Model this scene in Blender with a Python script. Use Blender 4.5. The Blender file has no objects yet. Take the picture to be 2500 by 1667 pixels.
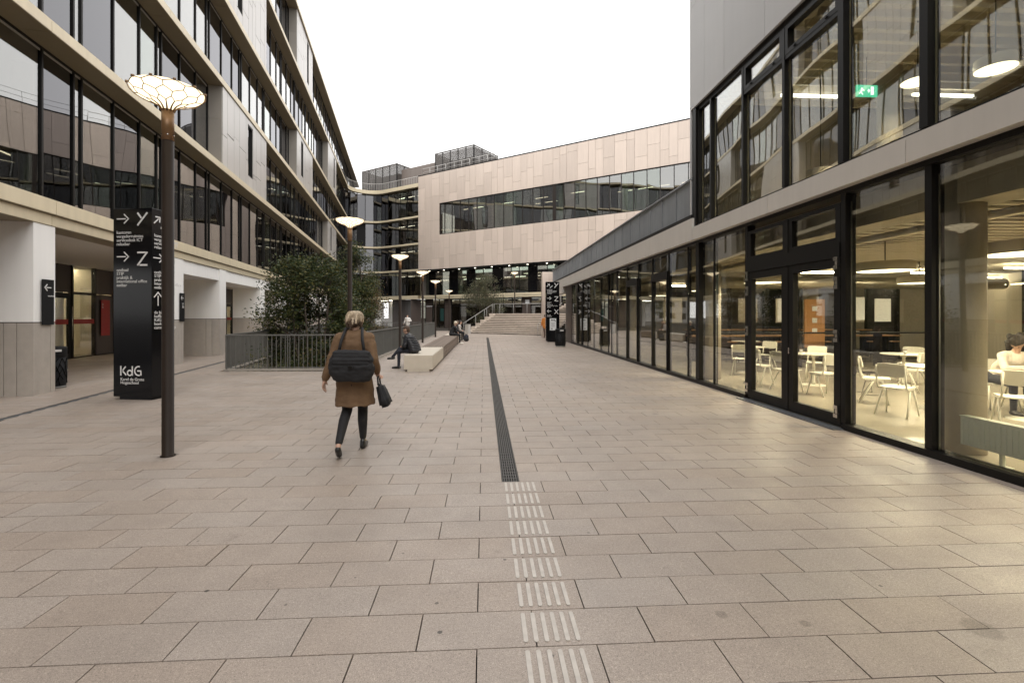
import bpy, bmesh, math, random
import numpy as np
from mathutils import Vector, Matrix, noise as mnoise

random.seed(7)
SC = bpy.context.scene
COL = SC.collection
R = math.radians

# ------------------------------------------------------------------ camera
cam_data = bpy.data.cameras.new('camera')
cam = bpy.data.objects.new('camera', cam_data)
COL.objects.link(cam)
cam_data.sensor_width = 36.0
cam_data.lens = 17.06
cam_data.shift_y = -0.0254
cam_data.clip_start = 0.05
cam_data.clip_end = 2000.0
cam.location = (0.0, 0.0, 1.65)
cam.rotation_euler = (R(90), 0, -R(3.31))
SC.camera = cam

# ------------------------------------------------------------------ sky, sun, exposure
SUN_EL, SUN_AZ = R(48), R(200)
world = bpy.data.worlds.new('World')
SC.world = world
world.use_nodes = True
wn, wl = world.node_tree.nodes, world.node_tree.links
for n in list(wn):
    wn.remove(n)
w_out = wn.new('ShaderNodeOutputWorld')
w_sky = wn.new('ShaderNodeTexSky')
w_sky.sky_type = 'NISHITA'
w_sky.sun_disc = False
w_sky.sun_elevation = SUN_EL
w_sky.sun_rotation = SUN_AZ
w_sky.air_density = 1.0
w_sky.dust_density = 6.0
w_hsv = wn.new('ShaderNodeHueSaturation')
w_hsv.inputs['Saturation'].default_value = 0.18
w_b1 = wn.new('ShaderNodeBackground')
w_b1.inputs['Strength'].default_value = 0.06
w_b2 = wn.new('ShaderNodeBackground')           # even cloud cover
w_b2.inputs['Color'].default_value = (1.0, 0.985, 0.965, 1)
w_b2.inputs['Strength'].default_value = 1.40
w_add = wn.new('ShaderNodeAddShader')
wl.new(w_sky.outputs['Color'], w_hsv.inputs['Color'])
wl.new(w_hsv.outputs['Color'], w_b1.inputs['Color'])
wl.new(w_b1.outputs[0], w_add.inputs[0])
wl.new(w_b2.outputs[0], w_add.inputs[1])
wl.new(w_add.outputs[0], w_out.inputs['Surface'])

sun_data = bpy.data.lights.new('sun', 'SUN')
sun_data.energy = 0.9
sun_data.angle = R(35)
sun_data.color = (1.0, 0.95, 0.88)
sun = bpy.data.objects.new('sun', sun_data)
COL.objects.link(sun)
sun.rotation_euler = (R(90) - SUN_EL, 0, R(20))

SC.render.engine = 'CYCLES'
SC.cycles.max_bounces = 9
SC.cycles.diffuse_bounces = 4
SC.cycles.glossy_bounces = 4
SC.cycles.transmission_bounces = 4
SC.cycles.transparent_max_bounces = 24
SC.cycles.caustics_reflective = False
SC.cycles.caustics_refractive = False
SC.cycles.sample_clamp_indirect = 5.0
SC.cycles.use_denoising = True
try:
    SC.cycles.denoiser = 'OPENIMAGEDENOISE'
except Exception:
    pass
SC.view_settings.view_transform = 'Standard'
SC.view_settings.look = 'None'
SC.view_settings.gamma = 1.0
SC.view_settings.exposure = 0.20
SC.view_settings.use_curve_mapping = False

# ------------------------------------------------------------------ materials
def nodes_of(m):
    m.use_nodes = True
    nt = m.node_tree
    for n in list(nt.nodes):
        nt.nodes.remove(n)
    out = nt.nodes.new('ShaderNodeOutputMaterial')
    return nt, nt.nodes, nt.links, out

def c4(c, k=1.0):
    return (min(c[0]*k, 1), min(c[1]*k, 1), min(c[2]*k, 1), 1)

MATS = {}
def M(name, col, rough=0.5, metal=0.0, var=0.0, vscale=2.0, objvar=0.0, island=0.0,
      bump=0.0, bscale=60.0, spec=0.5, streak=0.0, speck=0.0, sscale=300.0, coat=0.0, roughvar=0.0):
    """principled material: grain and wear come from world-space noise, piece-to-piece tone from the object"""
    m = bpy.data.materials.new(name)
    nt, N, L, out = nodes_of(m)
    b = N.new('ShaderNodeBsdfPrincipled')
    L.new(b.outputs[0], out.inputs[0])
    b.inputs['Roughness'].default_value = rough
    b.inputs['Metallic'].default_value = metal
    b.inputs['Specular IOR Level'].default_value = spec
    b.inputs['Coat Weight'].default_value = coat
    geo = N.new('ShaderNodeNewGeometry')
    fac = None
    def mul(a_sock, lo, hi):
        mr = N.new('ShaderNodeMapRange')
        mr.inputs['To Min'].default_value = lo
        mr.inputs['To Max'].default_value = hi
        L.new(a_sock, mr.inputs['Value'])
        return mr.outputs[0]
    def chain(f, s):
        if f is None:
            return s
        x = N.new('ShaderNodeMath'); x.operation = 'MULTIPLY'
        L.new(f, x.inputs[0]); L.new(s, x.inputs[1])
        return x.outputs[0]
    if var:
        t = N.new('ShaderNodeTexNoise'); t.inputs['Scale'].default_value = vscale
        t.inputs['Detail'].default_value = 5.0
        L.new(geo.outputs['Position'], t.inputs['Vector'])
        fac = chain(fac, mul(t.outputs['Fac'], 1-var*1.6, 1+var*1.6))
        if roughvar:
            L.new(mul(t.outputs['Fac'], max(rough-roughvar, 0), rough+roughvar), b.inputs['Roughness'])
    if streak:
        mp = N.new('ShaderNodeMapping'); mp.inputs['Scale'].default_value = (7, 7, 0.35)
        L.new(geo.outputs['Position'], mp.inputs['Vector'])
        t = N.new('ShaderNodeTexNoise'); t.inputs['Scale'].default_value = 1.0
        t.inputs['Detail'].default_value = 4.0
        L.new(mp.outputs[0], t.inputs['Vector'])
        fac = chain(fac, mul(t.outputs['Fac'], 1-streak*1.6, 1+streak*1.6))
    if speck:
        t = N.new('ShaderNodeTexNoise'); t.inputs['Scale'].default_value = sscale
        t.inputs['Detail'].default_value = 2.0
        L.new(geo.outputs['Position'], t.inputs['Vector'])
        fac = chain(fac, mul(t.outputs['Fac'], 1-speck*2.2, 1+speck*2.2))
    if objvar:
        oi = N.new('ShaderNodeObjectInfo')
        fac = chain(fac, mul(oi.outputs['Random'], 1-objvar, 1+objvar))
    if island:
        fac = chain(fac, mul(geo.outputs['Random Per Island'], 1-island, 1+island))
    if fac is not None:
        mx = N.new('ShaderNodeVectorMath'); mx.operation = 'SCALE'
        mx.inputs[0].default_value = col[:3]
        L.new(fac, mx.inputs['Scale'])
        L.new(mx.outputs[0], b.inputs['Base Color'])
    else:
        b.inputs['Base Color'].default_value = c4(col)
    if bump:
        t = N.new('ShaderNodeTexNoise'); t.inputs['Scale'].default_value = bscale
        t.inputs['Detail'].default_value = 3.0
        L.new(geo.outputs['Position'], t.inputs['Vector'])
        bp = N.new('ShaderNodeBump'); bp.inputs['Strength'].default_value = bump
        bp.inputs['Distance'].default_value = 0.01
        L.new(t.outputs['Fac'], bp.inputs['Height'])
        L.new(bp.outputs[0], b.inputs['Normal'])
    MATS[name] = m
    return m

def M_emit(name, col, strength):
    m = bpy.data.materials.new(name)
    nt, N, L, out = nodes_of(m)
    e = N.new('ShaderNodeEmission')
    e.inputs['Color'].default_value = c4(col)
    e.inputs['Strength'].default_value = strength
    L.new(e.outputs[0], out.inputs[0])
    MATS[name] = m
    return m

def M_glass(name, tint, r0, refl=(1, 1, 1), wave=0.02, wscale=0.7, power=5.0):
    """architectural glass: see-through with mirror reflection that grows towards grazing angles"""
    m = bpy.data.materials.new(name)
    nt, N, L, out = nodes_of(m)
    tr = N.new('ShaderNodeBsdfTransparent'); tr.inputs[0].default_value = c4(tint)
    gl = N.new('ShaderNodeBsdfGlossy'); gl.inputs['Roughness'].default_value = 0.0
    gl.inputs['Color'].default_value = c4(refl)
    lw = N.new('ShaderNodeLayerWeight'); lw.inputs['Blend'].default_value = 0.5
    pw = N.new('ShaderNodeMath'); pw.operation = 'POWER'; pw.inputs[1].default_value = power
    L.new(lw.outputs['Facing'], pw.inputs[0])
    mr = N.new('ShaderNodeMapRange')
    mr.inputs['To Min'].default_value = r0
    mr.inputs['To Max'].default_value = 1.0
    L.new(pw.outputs[0], mr.inputs['Value'])
    mix = N.new('ShaderNodeMixShader')
    L.new(mr.outputs[0], mix.inputs[0])
    L.new(tr.outputs[0], mix.inputs[1])
    L.new(gl.outputs[0], mix.inputs[2])
    L.new(mix.outputs[0], out.inputs[0])
    if wave:
        geo = N.new('ShaderNodeNewGeometry')
        oi = N.new('ShaderNodeObjectInfo')
        ad = N.new('ShaderNodeVectorMath'); ad.operation = 'ADD'
        cm = N.new('ShaderNodeCombineXYZ')
        ml = N.new('ShaderNodeMath'); ml.operation = 'MULTIPLY'; ml.inputs[1].default_value = 37.0
        L.new(oi.outputs['Random'], ml.inputs[0])
        L.new(ml.outputs[0], cm.inputs[0])
        L.new(geo.outputs['Position'], ad.inputs[0]); L.new(cm.outputs[0], ad.inputs[1])
        t = N.new('ShaderNodeTexNoise'); t.inputs['Scale'].default_value = wscale
        t.inputs['Detail'].default_value = 0.0
        L.new(ad.outputs[0], t.inputs['Vector'])
        bp = N.new('ShaderNodeBump'); bp.inputs['Strength'].default_value = wave
        bp.inputs['Distance'].default_value = 1.0
        L.new(t.outputs['Fac'], bp.inputs['Height'])
        L.new(bp.outputs[0], gl.inputs['Normal'])
    MATS[name] = m
    return m

def M_paver():
    m = bpy.data.materials.new('paver_concrete')
    nt, N, L, out = nodes_of(m)
    b = N.new('ShaderNodeBsdfPrincipled'); L.new(b.outputs[0], out.inputs[0])
    geo = N.new('ShaderNodeNewGeometry')
    P = geo.outputs['Position']
    sep = N.new('ShaderNodeSeparateXYZ'); L.new(P, sep.inputs[0])
    def math_(op, a, bb=None):
        x = N.new('ShaderNodeMath'); x.operation = op
        for i, v in enumerate((a, bb)):
            if v is None: continue
            if isinstance(v, (int, float)): x.inputs[i].default_value = v
            else: L.new(v, x.inputs[i])
        return x.outputs[0]
    # paver index: row along y, column along x with half bond
    row = math_('FLOOR', math_('DIVIDE', math_('SUBTRACT', sep.outputs[1], 2.11), 0.30))
    par = math_('MODULO', math_('ADD', row, 1000.0), 2.0)
    col = math_('FLOOR', math_('DIVIDE', math_('ADD', math_('ADD', sep.outputs[0], 0.035), math_('MULTIPLY', par, 0.30)), 0.60))
    cb = N.new('ShaderNodeCombineXYZ'); L.new(row, cb.inputs[0]); L.new(col, cb.inputs[1])
    wnz = N.new('ShaderNodeTexWhiteNoise'); wnz.noise_dimensions = '3D'; L.new(cb.outputs[0], wnz.inputs['Vector'])
    def noise(scale, detail=3, rough=0.6):
        t = N.new('ShaderNodeTexNoise'); t.inputs['Scale'].default_value = scale
        t.inputs['Detail'].default_value = detail; t.inputs['Roughness'].default_value = rough
        L.new(P, t.inputs['Vector']); return t.outputs['Fac']
    def rng(s, lo, hi, a=0.0, c=1.0):
        mr = N.new('ShaderNodeMapRange'); mr.inputs['From Min'].default_value = a; mr.inputs['From Max'].default_value = c
        mr.inputs['To Min'].default_value = lo; mr.inputs['To Max'].default_value = hi
        L.new(s, mr.inputs['Value']); return mr.outputs[0]
    f = rng(wnz.outputs['Value'], 0.965, 1.03)
    f = math_('MULTIPLY', f, rng(noise(0.55, 4), 0.83, 1.13, 0.25, 0.75))        # worn and damp areas
    f = math_('MULTIPLY', f, rng(noise(5.0, 4, 0.7), 0.93, 1.07, 0.25, 0.75))
    f = math_('MULTIPLY', f, rng(noise(60, 3, 0.7), 0.82, 1.15, 0.28, 0.72))
    f = math_('MULTIPLY', f, rng(noise(190, 2, 0.7), 0.60, 1.40, 0.28, 0.72))      # exposed aggregate
    # dark grains and pale grains
    v = N.new('ShaderNodeTexVoronoi'); v.inputs['Scale'].default_value = 130; L.new(P, v.inputs['Vector'])
    vs = N.new('ShaderNodeSeparateColor'); L.new(v.outputs['Color'], vs.inputs[0])
    dark = math_('MULTIPLY', math_('GREATER_THAN', vs.outputs[0], 0.93), math_('LESS_THAN', v.outputs['Distance'], 0.38))
    pale = math_('MULTIPLY', math_('GREATER_THAN', vs.outputs[1], 0.93), math_('LESS_THAN', v.outputs['Distance'], 0.38))
    f = math_('MULTIPLY', f, math_('SUBTRACT', 1.0, math_('MULTIPLY', dark, 0.35)))
    f = math_('MULTIPLY', f, math_('ADD', 1.0, math_('MULTIPLY', pale, 0.35)))
    # dark blotches of trodden dirt
    bl = rng(noise(2.3, 5, 0.75), 1.0, 0.66, 0.62, 0.78)
    f = math_('MULTIPLY', f, bl)
    # flattened chewing gum spots
    v2 = N.new('ShaderNodeTexVoronoi'); v2.inputs['Scale'].default_value = 1.15; v2.voronoi_dimensions = '2D'
    L.new(P, v2.inputs['Vector'])
    vs2 = N.new('ShaderNodeSeparateColor'); L.new(v2.outputs['Color'], vs2.inputs[0])
    gum = math_('MULTIPLY', math_('LESS_THAN', math_('ADD', v2.outputs['Distance'], math_('MULTIPLY', noise(40, 1), 0.008)), 0.0165), math_('GREATER_THAN', vs2.outputs[0], 0.66))
    f = math_('MULTIPLY', f, math_('SUBTRACT', 1.0, math_('MULTIPLY', gum, 0.62)))
    for (gx, gy, gr, gd) in [(-3.71, 5.93, 0.105, 0.62), (-1.93, 14.33, 0.40, 0.86), (-1.66, 3.01, 0.014, 0.28), (-0.23, 2.55, 0.014, 0.25), (0.14, 3.28, 0.012, 0.35), (-0.81, 3.11, 0.008, 0.45), (-2.09, 3.68, 0.01, 0.5), (1.31, 2.61, 0.035, 0.72), (1.72, 2.51, 0.03, 0.7), (0.33, 2.34, 0.012, 0.45), (-1.13, 2.84, 0.009, 0.45), (2.87, 7.99, 0.06, 0.7), (2.62, 2.41, 0.09, 0.72), (-0.56, 3.41, 0.009, 0.45)]:  # placed gum and stains, plus contact darkening at lamp foot and bench end
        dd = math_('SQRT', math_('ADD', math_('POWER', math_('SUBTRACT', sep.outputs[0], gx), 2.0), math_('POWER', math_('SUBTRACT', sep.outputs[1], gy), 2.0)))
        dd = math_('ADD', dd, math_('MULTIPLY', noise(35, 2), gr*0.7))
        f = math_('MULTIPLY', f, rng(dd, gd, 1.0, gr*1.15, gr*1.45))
    hue = N.new('ShaderNodeMix'); hue.data_type = 'RGBA'
    hue.inputs['A'].default_value = (0.360, 0.295, 0.248, 1)
    hue.inputs['B'].default_value = (0.347, 0.296, 0.259, 1)
    L.new(wnz.outputs['Value'], hue.inputs['Factor'])
    sc = N.new('ShaderNodeVectorMath'); sc.operation = 'SCALE'
    L.new(hue.outputs['Result'], sc.inputs[0]); L.new(f, sc.inputs['Scale'])
    L.new(sc.outputs[0], b.inputs['Base Color'])
    L.new(rng(noise(1.3, 3), 0.36, 0.58, 0.3, 0.7), b.inputs['Roughness'])
    b.inputs['Specular IOR Level'].default_value = 0.5
    bp = N.new('ShaderNodeBump'); bp.inputs['Strength'].default_value = 0.25; bp.inputs['Distance'].default_value = 0.004
    L.new(noise(160, 3, 0.7), bp.inputs['Height']); L.new(bp.outputs[0], b.inputs['Normal'])
    MATS['paver'] = m
    return m

M_paver()
M('joint', (0.035, 0.028, 0.022), 0.9, var=0.3, vscale=3)
M('concrete_floor', (0.33, 0.29, 0.25), 0.7, var=0.1)
M('fascia_shade', (0.26, 0.215, 0.145), 0.45, objvar=0.05, var=0.04)  # fascia metal again, with the underside shade put into its colour
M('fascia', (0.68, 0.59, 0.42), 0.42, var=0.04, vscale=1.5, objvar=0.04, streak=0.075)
M('fascia_grey', (0.74, 0.70, 0.645), 0.40, var=0.04, vscale=1.5, objvar=0.03, streak=0.04)
M('plaster', (0.90, 0.885, 0.86), 0.8, var=0.03, vscale=1.2, streak=0.03, bump=0.1, bscale=120)
M('ceiling_white', (0.72, 0.68, 0.63), 0.8, var=0.03, vscale=1)
M('stone', (0.43, 0.385, 0.34), 0.6, var=0.09, vscale=6, objvar=0.07, streak=0.05, bump=0.1, bscale=80)
M('frame', (0.010, 0.009, 0.008), 0.42, spec=0.22)
M('frame_brown', (0.026, 0.020, 0.017), 0.42, spec=0.25)
M('panel_light', (0.50, 0.475, 0.45), 0.30, objvar=0.07, var=0.02, vscale=0.8, streak=0.03, spec=0.6)
M('panel_return', (0.30, 0.275, 0.245), 0.4, objvar=0.05, var=0.03)
M('panel_beige', (0.60, 0.505, 0.435), 0.32, objvar=0.085, var=0.03, vscale=0.7, streak=0.055, spec=0.5)
M('panel_gray', (0.56, 0.555, 0.55), 0.36, objvar=0.03, var=0.02, streak=0.02)
M('panel_dark', (0.085, 0.066, 0.058), 0.42, objvar=0.12, var=0.04)
M('backing', (0.03, 0.027, 0.025), 0.8)
M('zinc', (0.33, 0.35, 0.37), 0.42, metal=0.2, objvar=0.08, var=0.08, vscale=2.5, streak=0.10)
M('metal_grey', (0.33, 0.33, 0.32), 0.38, metal=0.8, var=0.06)
M('rail_mid', (0.34, 0.335, 0.32), 0.45, metal=0.2)
M('rail_grey', (0.17, 0.168, 0.157), 0.45, metal=0.25, var=0.10, vscale=4)
M('rail_light', (0.55, 0.54, 0.52), 0.4, metal=0.5)
M('steel', (0.55, 0.53, 0.5), 0.25, metal=1.0)
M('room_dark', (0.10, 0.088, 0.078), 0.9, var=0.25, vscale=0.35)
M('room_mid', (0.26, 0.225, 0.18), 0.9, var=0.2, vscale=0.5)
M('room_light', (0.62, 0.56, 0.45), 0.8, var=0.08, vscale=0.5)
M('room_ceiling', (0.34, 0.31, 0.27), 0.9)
M('cafe_floor', (0.36, 0.325, 0.26), 0.22, var=0.10, vscale=0.9, roughvar=0.08)
M('cafe_concrete', (0.42, 0.375, 0.295), 0.75, var=0.14, vscale=2.2, bump=0.3, bscale=25, streak=0.08)
M('cafe_slat', (0.60, 0.54, 0.42), 0.6)
M('white_chair', (0.72, 0.70, 0.62), 0.35)
M('wood', (0.36, 0.20, 0.09), 0.45, streak=0.15, var=0.1, vscale=8)
M('wood_bench', (0.22, 0.17, 0.135), 0.6, objvar=0.2, var=0.15, vscale=12)
M('bench_concrete', (0.54, 0.485, 0.405), 0.7, var=0.08, vscale=4, bump=0.2, bscale=60, speck=0.06, sscale=90)
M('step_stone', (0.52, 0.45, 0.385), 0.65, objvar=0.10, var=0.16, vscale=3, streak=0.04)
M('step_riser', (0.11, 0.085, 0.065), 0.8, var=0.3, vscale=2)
M('black_gloss', (0.006, 0.006, 0.007), 0.12, spec=0.22)
M('black_matt', (0.009, 0.009, 0.010), 0.6, spec=0.2, var=0.2, vscale=20)
M('lettering', (0.72, 0.71, 0.70), 0.5)
M('paper', (0.72, 0.73, 0.74), 0.7, var=0.06, vscale=12)
M('bronze', (0.022, 0.015, 0.011), 0.45, spec=0.14, var=0.12, vscale=6, streak=0.1)
M('lattice', (0.22, 0.13, 0.06), 0.5)
M('lamp_collar', (0.22, 0.125, 0.06), 0.4, metal=0.3, var=0.1)
M('red_vinyl', (0.50, 0.04, 0.035), 0.5)
M('radiator', (0.72, 0.75, 0.64), 0.4)
M('duct', (0.42, 0.38, 0.30), 0.3, metal=0.8)
M('bark', (0.075, 0.058, 0.045), 0.9, var=0.3, vscale=14, bump=0.5, bscale=40)
M('louvre', (0.105, 0.095, 0.088), 0.5, metal=0.3)
M('roof_clad', (0.155, 0.128, 0.112), 0.5, objvar=0.05)
M('soil', (0.05, 0.04, 0.03), 0.95, var=0.4, vscale=2)
M('skin', (0.50, 0.31, 0.23), 0.5, var=0.04, vscale=20)
M('camel', (0.15, 0.088, 0.046), 0.85, var=0.10, vscale=9, bump=0.3, bscale=250)
M('black_cloth', (0.011, 0.011, 0.013), 0.8, var=0.25, vscale=16, bump=0.3, bscale=150)
M('puffer', (0.012, 0.013, 0.018), 0.34, var=0.2, vscale=10)
M('navy_cloth', (0.015, 0.017, 0.027), 0.8, var=0.2, vscale=16)
M('grey_knit', (0.42, 0.385, 0.36), 0.9, var=0.12, vscale=24, bump=0.5, bscale=140)
M('cream_knit', (0.66, 0.59, 0.52), 0.9, var=0.1, vscale=24, bump=0.7, bscale=90)
M('white_cloth', (0.62, 0.60, 0.57), 0.8, var=0.1, vscale=9)
M('orange_cloth', (0.60, 0.22, 0.045), 0.8, var=0.1, vscale=9)
M('brown_cloth', (0.09, 0.045, 0.03), 0.8, var=0.1, vscale=9)
M('white_shoe', (0.66, 0.62, 0.55), 0.6)
M('black_shoe', (0.010, 0.010, 0.010), 0.3)
M('hair_blond', (0.48, 0.385, 0.275), 0.6, streak=0.5, bump=0.8, bscale=120)
M('hair_pale', (0.56, 0.49, 0.38), 0.6, streak=0.2, bump=0.8, bscale=120)
M('hair_brown', (0.075, 0.045, 0.028), 0.55, streak=0.3, bump=0.8, bscale=120)
M('hair_dark', (0.018, 0.012, 0.009), 0.55, streak=0.3, bump=0.8, bscale=120)
M('gold', (0.5, 0.33, 0.1), 0.3, metal=1.0)
M('cork', (0.42, 0.21, 0.08), 0.8, var=0.2, vscale=30)
M('poster_dark', (0.02, 0.06, 0.055), 0.5, var=0.3, vscale=5)
M('poster_mixed', (0.45, 0.36, 0.24), 0.6, var=0.5, vscale=14)
M('street_far', (0.22, 0.21, 0.20), 0.9, var=0.4, vscale=0.6)
M('tactile', (0.53, 0.49, 0.45), 0.6, var=0.16, vscale=14, speck=0.05)
M('drain_iron', (0.10, 0.095, 0.088), 0.5, metal=0.5, var=0.25, vscale=20)
M('slot_steel', (0.19, 0.20, 0.21), 0.45, metal=0.6, var=0.15, vscale=8)

M_glass('glass_office', (0.50, 0.50, 0.46), 0.22, (0.97, 0.97, 0.97), 0.010, 0.5, 3.6)
M_glass('glass_office_grey', (0.16, 0.145, 0.14), 0.17, (0.68, 0.68, 0.71), 0.008, 0.5, 3.6)
M_glass('glass_office_green', (0.58, 0.63, 0.57), 0.20, (0.95, 0.97, 0.96), 0.010, 0.5, 3.6)
M_glass('glass_cafe', (0.93, 0.94, 0.90), 0.055, (1, 1, 1), 0.007, 0.5, 3.3)
M_glass('glass_upper', (0.90, 0.92, 0.88), 0.20, (1, 1, 1), 0.006, 0.8, 4.0)

WARM = (1.0, 0.80, 0.50)
M_emit('tube_light', (1.0, 0.93, 0.80), 7.0)
M_emit('tube_light_dim', (1.0, 0.90, 0.72), 4.0)
M_emit('disc_light', (1.0, 0.88, 0.62), 3.5)
M_emit('lamp_glow', (1.0, 0.83, 0.56), 1.8)
M_emit('cafe_tube', (1.0, 0.87, 0.62), 30.0)
M_emit('spot_glow', (1.0, 0.90, 0.70), 7.0)
M_emit('exit_green', (0.10, 0.62, 0.36), 1.6)
M_emit('exit_white', (0.9, 1.0, 0.95), 2.2)

def M_leaf(name, a, b2, c3):
    m = bpy.data.materials.new(name)
    nt, N, L, out = nodes_of(m)
    geo = N.new('ShaderNodeNewGeometry')
    cr = N.new('ShaderNodeValToRGB')
    cr.color_ramp.elements[0].color = c4(a); cr.color_ramp.elements[0].position = 0.0
    cr.color_ramp.elements[1].color = c4(c3); cr.color_ramp.elements[1].position = 1.0
    e = cr.color_ramp.elements.new(0.55); e.color = c4(b2)
    L.new(geo.outputs['Random Per Island'], cr.inputs[0])
    d = N.new('ShaderNodeBsdfPrincipled'); d.inputs['Roughness'].default_value = 0.45
    d.inputs['Specular IOR Level'].default_value = 0.4
    t = N.new('ShaderNodeBsdfTranslucent')
    L.new(cr.outputs[0], d.inputs['Base Color']); L.new(cr.outputs[0], t.inputs[0])
    mx = N.new('ShaderNodeMixShader'); mx.inputs[0].default_value = 0.28
    L.new(d.outputs[0], mx.inputs[1]); L.new(t.outputs[0], mx.inputs[2])
    L.new(mx.outputs[0], out.inputs[0])
    MATS[name] = m
M_leaf('leaf_green', (0.022, 0.034, 0.012), (0.050, 0.074, 0.025), (0.17, 0.15, 0.045))
M_leaf('leaf_grey', (0.075, 0.085, 0.05), (0.12, 0.125, 0.075), (0.19, 0.165, 0.09))
M_leaf('leaf_autumn', (0.045, 0.05, 0.018), (0.10, 0.09, 0.03), (0.20, 0.10, 0.03))

# ------------------------------------------------------------------ builders
def V(*a):
    return Vector(a)

class MB:
    """collects shapes into one mesh"""
    def __init__(s):
        s.v = []; s.f = []
    def quad(s, a, b, c, d):
        n = len(s.v); s.v += [tuple(a), tuple(b), tuple(c), tuple(d)]; s.f.append((n, n+1, n+2, n+3)); return s
    def box(s, c, size, rz=0.0, M4=None):
        hx, hy, hz = size[0]/2, size[1]/2, size[2]/2
        n = len(s.v)
        ca, sa = math.cos(rz), math.sin(rz)
        for (x, y, z) in ((-hx,-hy,-hz),(hx,-hy,-hz),(hx,hy,-hz),(-hx,hy,-hz),(-hx,-hy,hz),(hx,-hy,hz),(hx,hy,hz),(-hx,hy,hz)):
            if M4 is not None:
                p = M4 @ Vector((x, y, z)); s.v.append((p.x+c[0], p.y+c[1], p.z+c[2]))
            else:
                s.v.append((c[0]+x*ca-y*sa, c[1]+x*sa+y*ca, c[2]+z))
        s.f += [tuple(n+i for i in q) for q in ((0,3,2,1),(4,5,6,7),(0,1,5,4),(1,2,6,5),(2,3,7,6),(3,0,4,7))]
        return s
    def prism(s, poly, z0, z1):
        n = len(s.v); k = len(poly)
        s.v += [(p[0], p[1], z0) for p in poly] + [(p[0], p[1], z1) for p in poly]
        s.f.append(tuple(n+i for i in reversed(range(k)))); s.f.append(tuple(n+k+i for i in range(k)))
        for i in range(k):
            j = (i+1) % k
            s.f.append((n+i, n+j, n+k+j, n+k+i))
        return s
    def tube(s, pts, r, seg=8, caps=True, closed=False):
        pts = [Vector(p) for p in pts]
        rs = r if isinstance(r, (list, tuple)) else [r]*len(pts)
        n0 = len(s.v); k = len(pts)
        up = None
        for i, p in enumerate(pts):
            if closed:
                d = (pts[(i+1) % k] - pts[i-1])
            else:
                d = (pts[min(i+1, k-1)] - pts[max(i-1, 0)])
            d.normalize()
            if up is None:
                up = Vector((0, 0, 1)) if abs(d.z) < 0.9 else Vector((1, 0, 0))
            a = d.cross(up)
            if a.length < 1e-5:
                a = d.cross(Vector((0.3, 1, 0.2)))
            a.normalize(); b = a.cross(d); b.normalize(); up = b
            for j in range(seg):
                t = 2*math.pi*j/seg
                q = p + a*math.cos(t)*rs[i] + b*math.sin(t)*rs[i]
                s.v.append((q.x, q.y, q.z))
        m = k if closed else k-1
        for i in range(m):
            for j in range(seg):
                a0 = n0+i*seg+j; a1 = n0+i*seg+(j+1) % seg
                i2 = (i+1) % k
                b0 = n0+i2*seg+j; b1 = n0+i2*seg+(j+1) % seg
                s.f.append((a0, a1, b1, b0))
        if caps and not closed:
            s.f.append(tuple(n0+j for j in reversed(range(seg))))
            s.f.append(tuple(n0+(k-1)*seg+j for j in range(seg)))
        return s
    def lathe(s, prof, seg=24, c=(0, 0, 0), sx=1.0, sy=1.0, cap0=True, cap1=True):
        n0 = len(s.v)
        for (r, z) in prof:
            for j in range(seg):
                t = 2*math.pi*j/seg
                s.v.append((c[0]+r*sx*math.cos(t), c[1]+r*sy*math.sin(t), c[2]+z))
        for i in range(len(prof)-1):
            for j in range(seg):
                s.f.append((n0+i*seg+j, n0+i*seg+(j+1) % seg, n0+(i+1)*seg+(j+1) % seg, n0+(i+1)*seg+j))
        if cap0: s.f.append(tuple(n0+j for j in reversed(range(seg))))
        if cap1: s.f.append(tuple(n0+(len(prof)-1)*seg+j for j in range(seg)))
        return s
    def mesh(s, name, mat, smooth=False):
        me = bpy.data.meshes.new(name)
        me.from_pydata(s.v, [], s.f)
        if mat is not None:
            me.materials.append(MATS[mat])
        if smooth:
            me.polygons.foreach_set('use_smooth', [True]*len(me.polygons))
        me.update()
        return me
    def build(s, name, mat, parent=None, smooth=False, loc=None):
        o = bpy.data.objects.new(name, s.mesh(name, mat, smooth))
        COL.objects.link(o)
        if parent is not None:
            o.parent = parent
            if loc is None and parent.type == 'EMPTY' and parent.parent is None and parent.get('world_coords'):
                o.location = -parent.location
        if loc is not None:
            o.location = loc
        return o

def smooth_angle(o, deg=40):
    me = o.data
    me.polygons.foreach_set('use_smooth', [True]*len(me.polygons))
    try:
        me.set_sharp_from_angle(angle=R(deg))
    except Exception:
        pass
    return o

def tag(o, label=None, cat=None, group=None, kind=None):
    if label: o['label'] = label
    if cat: o['category'] = cat
    if group: o['group'] = group
    if kind: o['kind'] = kind
    return o

def thing(name, label, cat, loc=(0, 0, 0), rz=0.0, group=None, world_coords=False):
    o = bpy.data.objects.new(name, None)
    o.empty_display_size = 0.2
    COL.objects.link(o)
    o.location = loc; o.rotation_euler = (0, 0, rz)
    if world_coords: o['world_coords'] = 1
    return tag(o, label, cat, group)

_UB = {}
def ub_mesh(mat):
    if mat not in _UB:
        _UB[mat] = MB().box((0, 0, 0), (1, 1, 1)).mesh('unit_' + mat, mat)
    return _UB[mat]

def ub(parent, name, mat, c, size, rz=0.0, tilt=None, label=None):
    """one box-shaped piece; alike pieces share mesh data"""
    o = bpy.data.objects.new(name, ub_mesh(mat))
    COL.objects.link(o)
    o.parent = parent
    off = parent.location if (parent is not None and parent.get('world_coords')) else Vector((0, 0, 0))
    o.location = Vector(c) - off
    o.scale = size
    o.rotation_euler = (0, 0, rz) if tilt is None else (tilt[0], tilt[1], rz)
    if label: o['label'] = label
    return o

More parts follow.
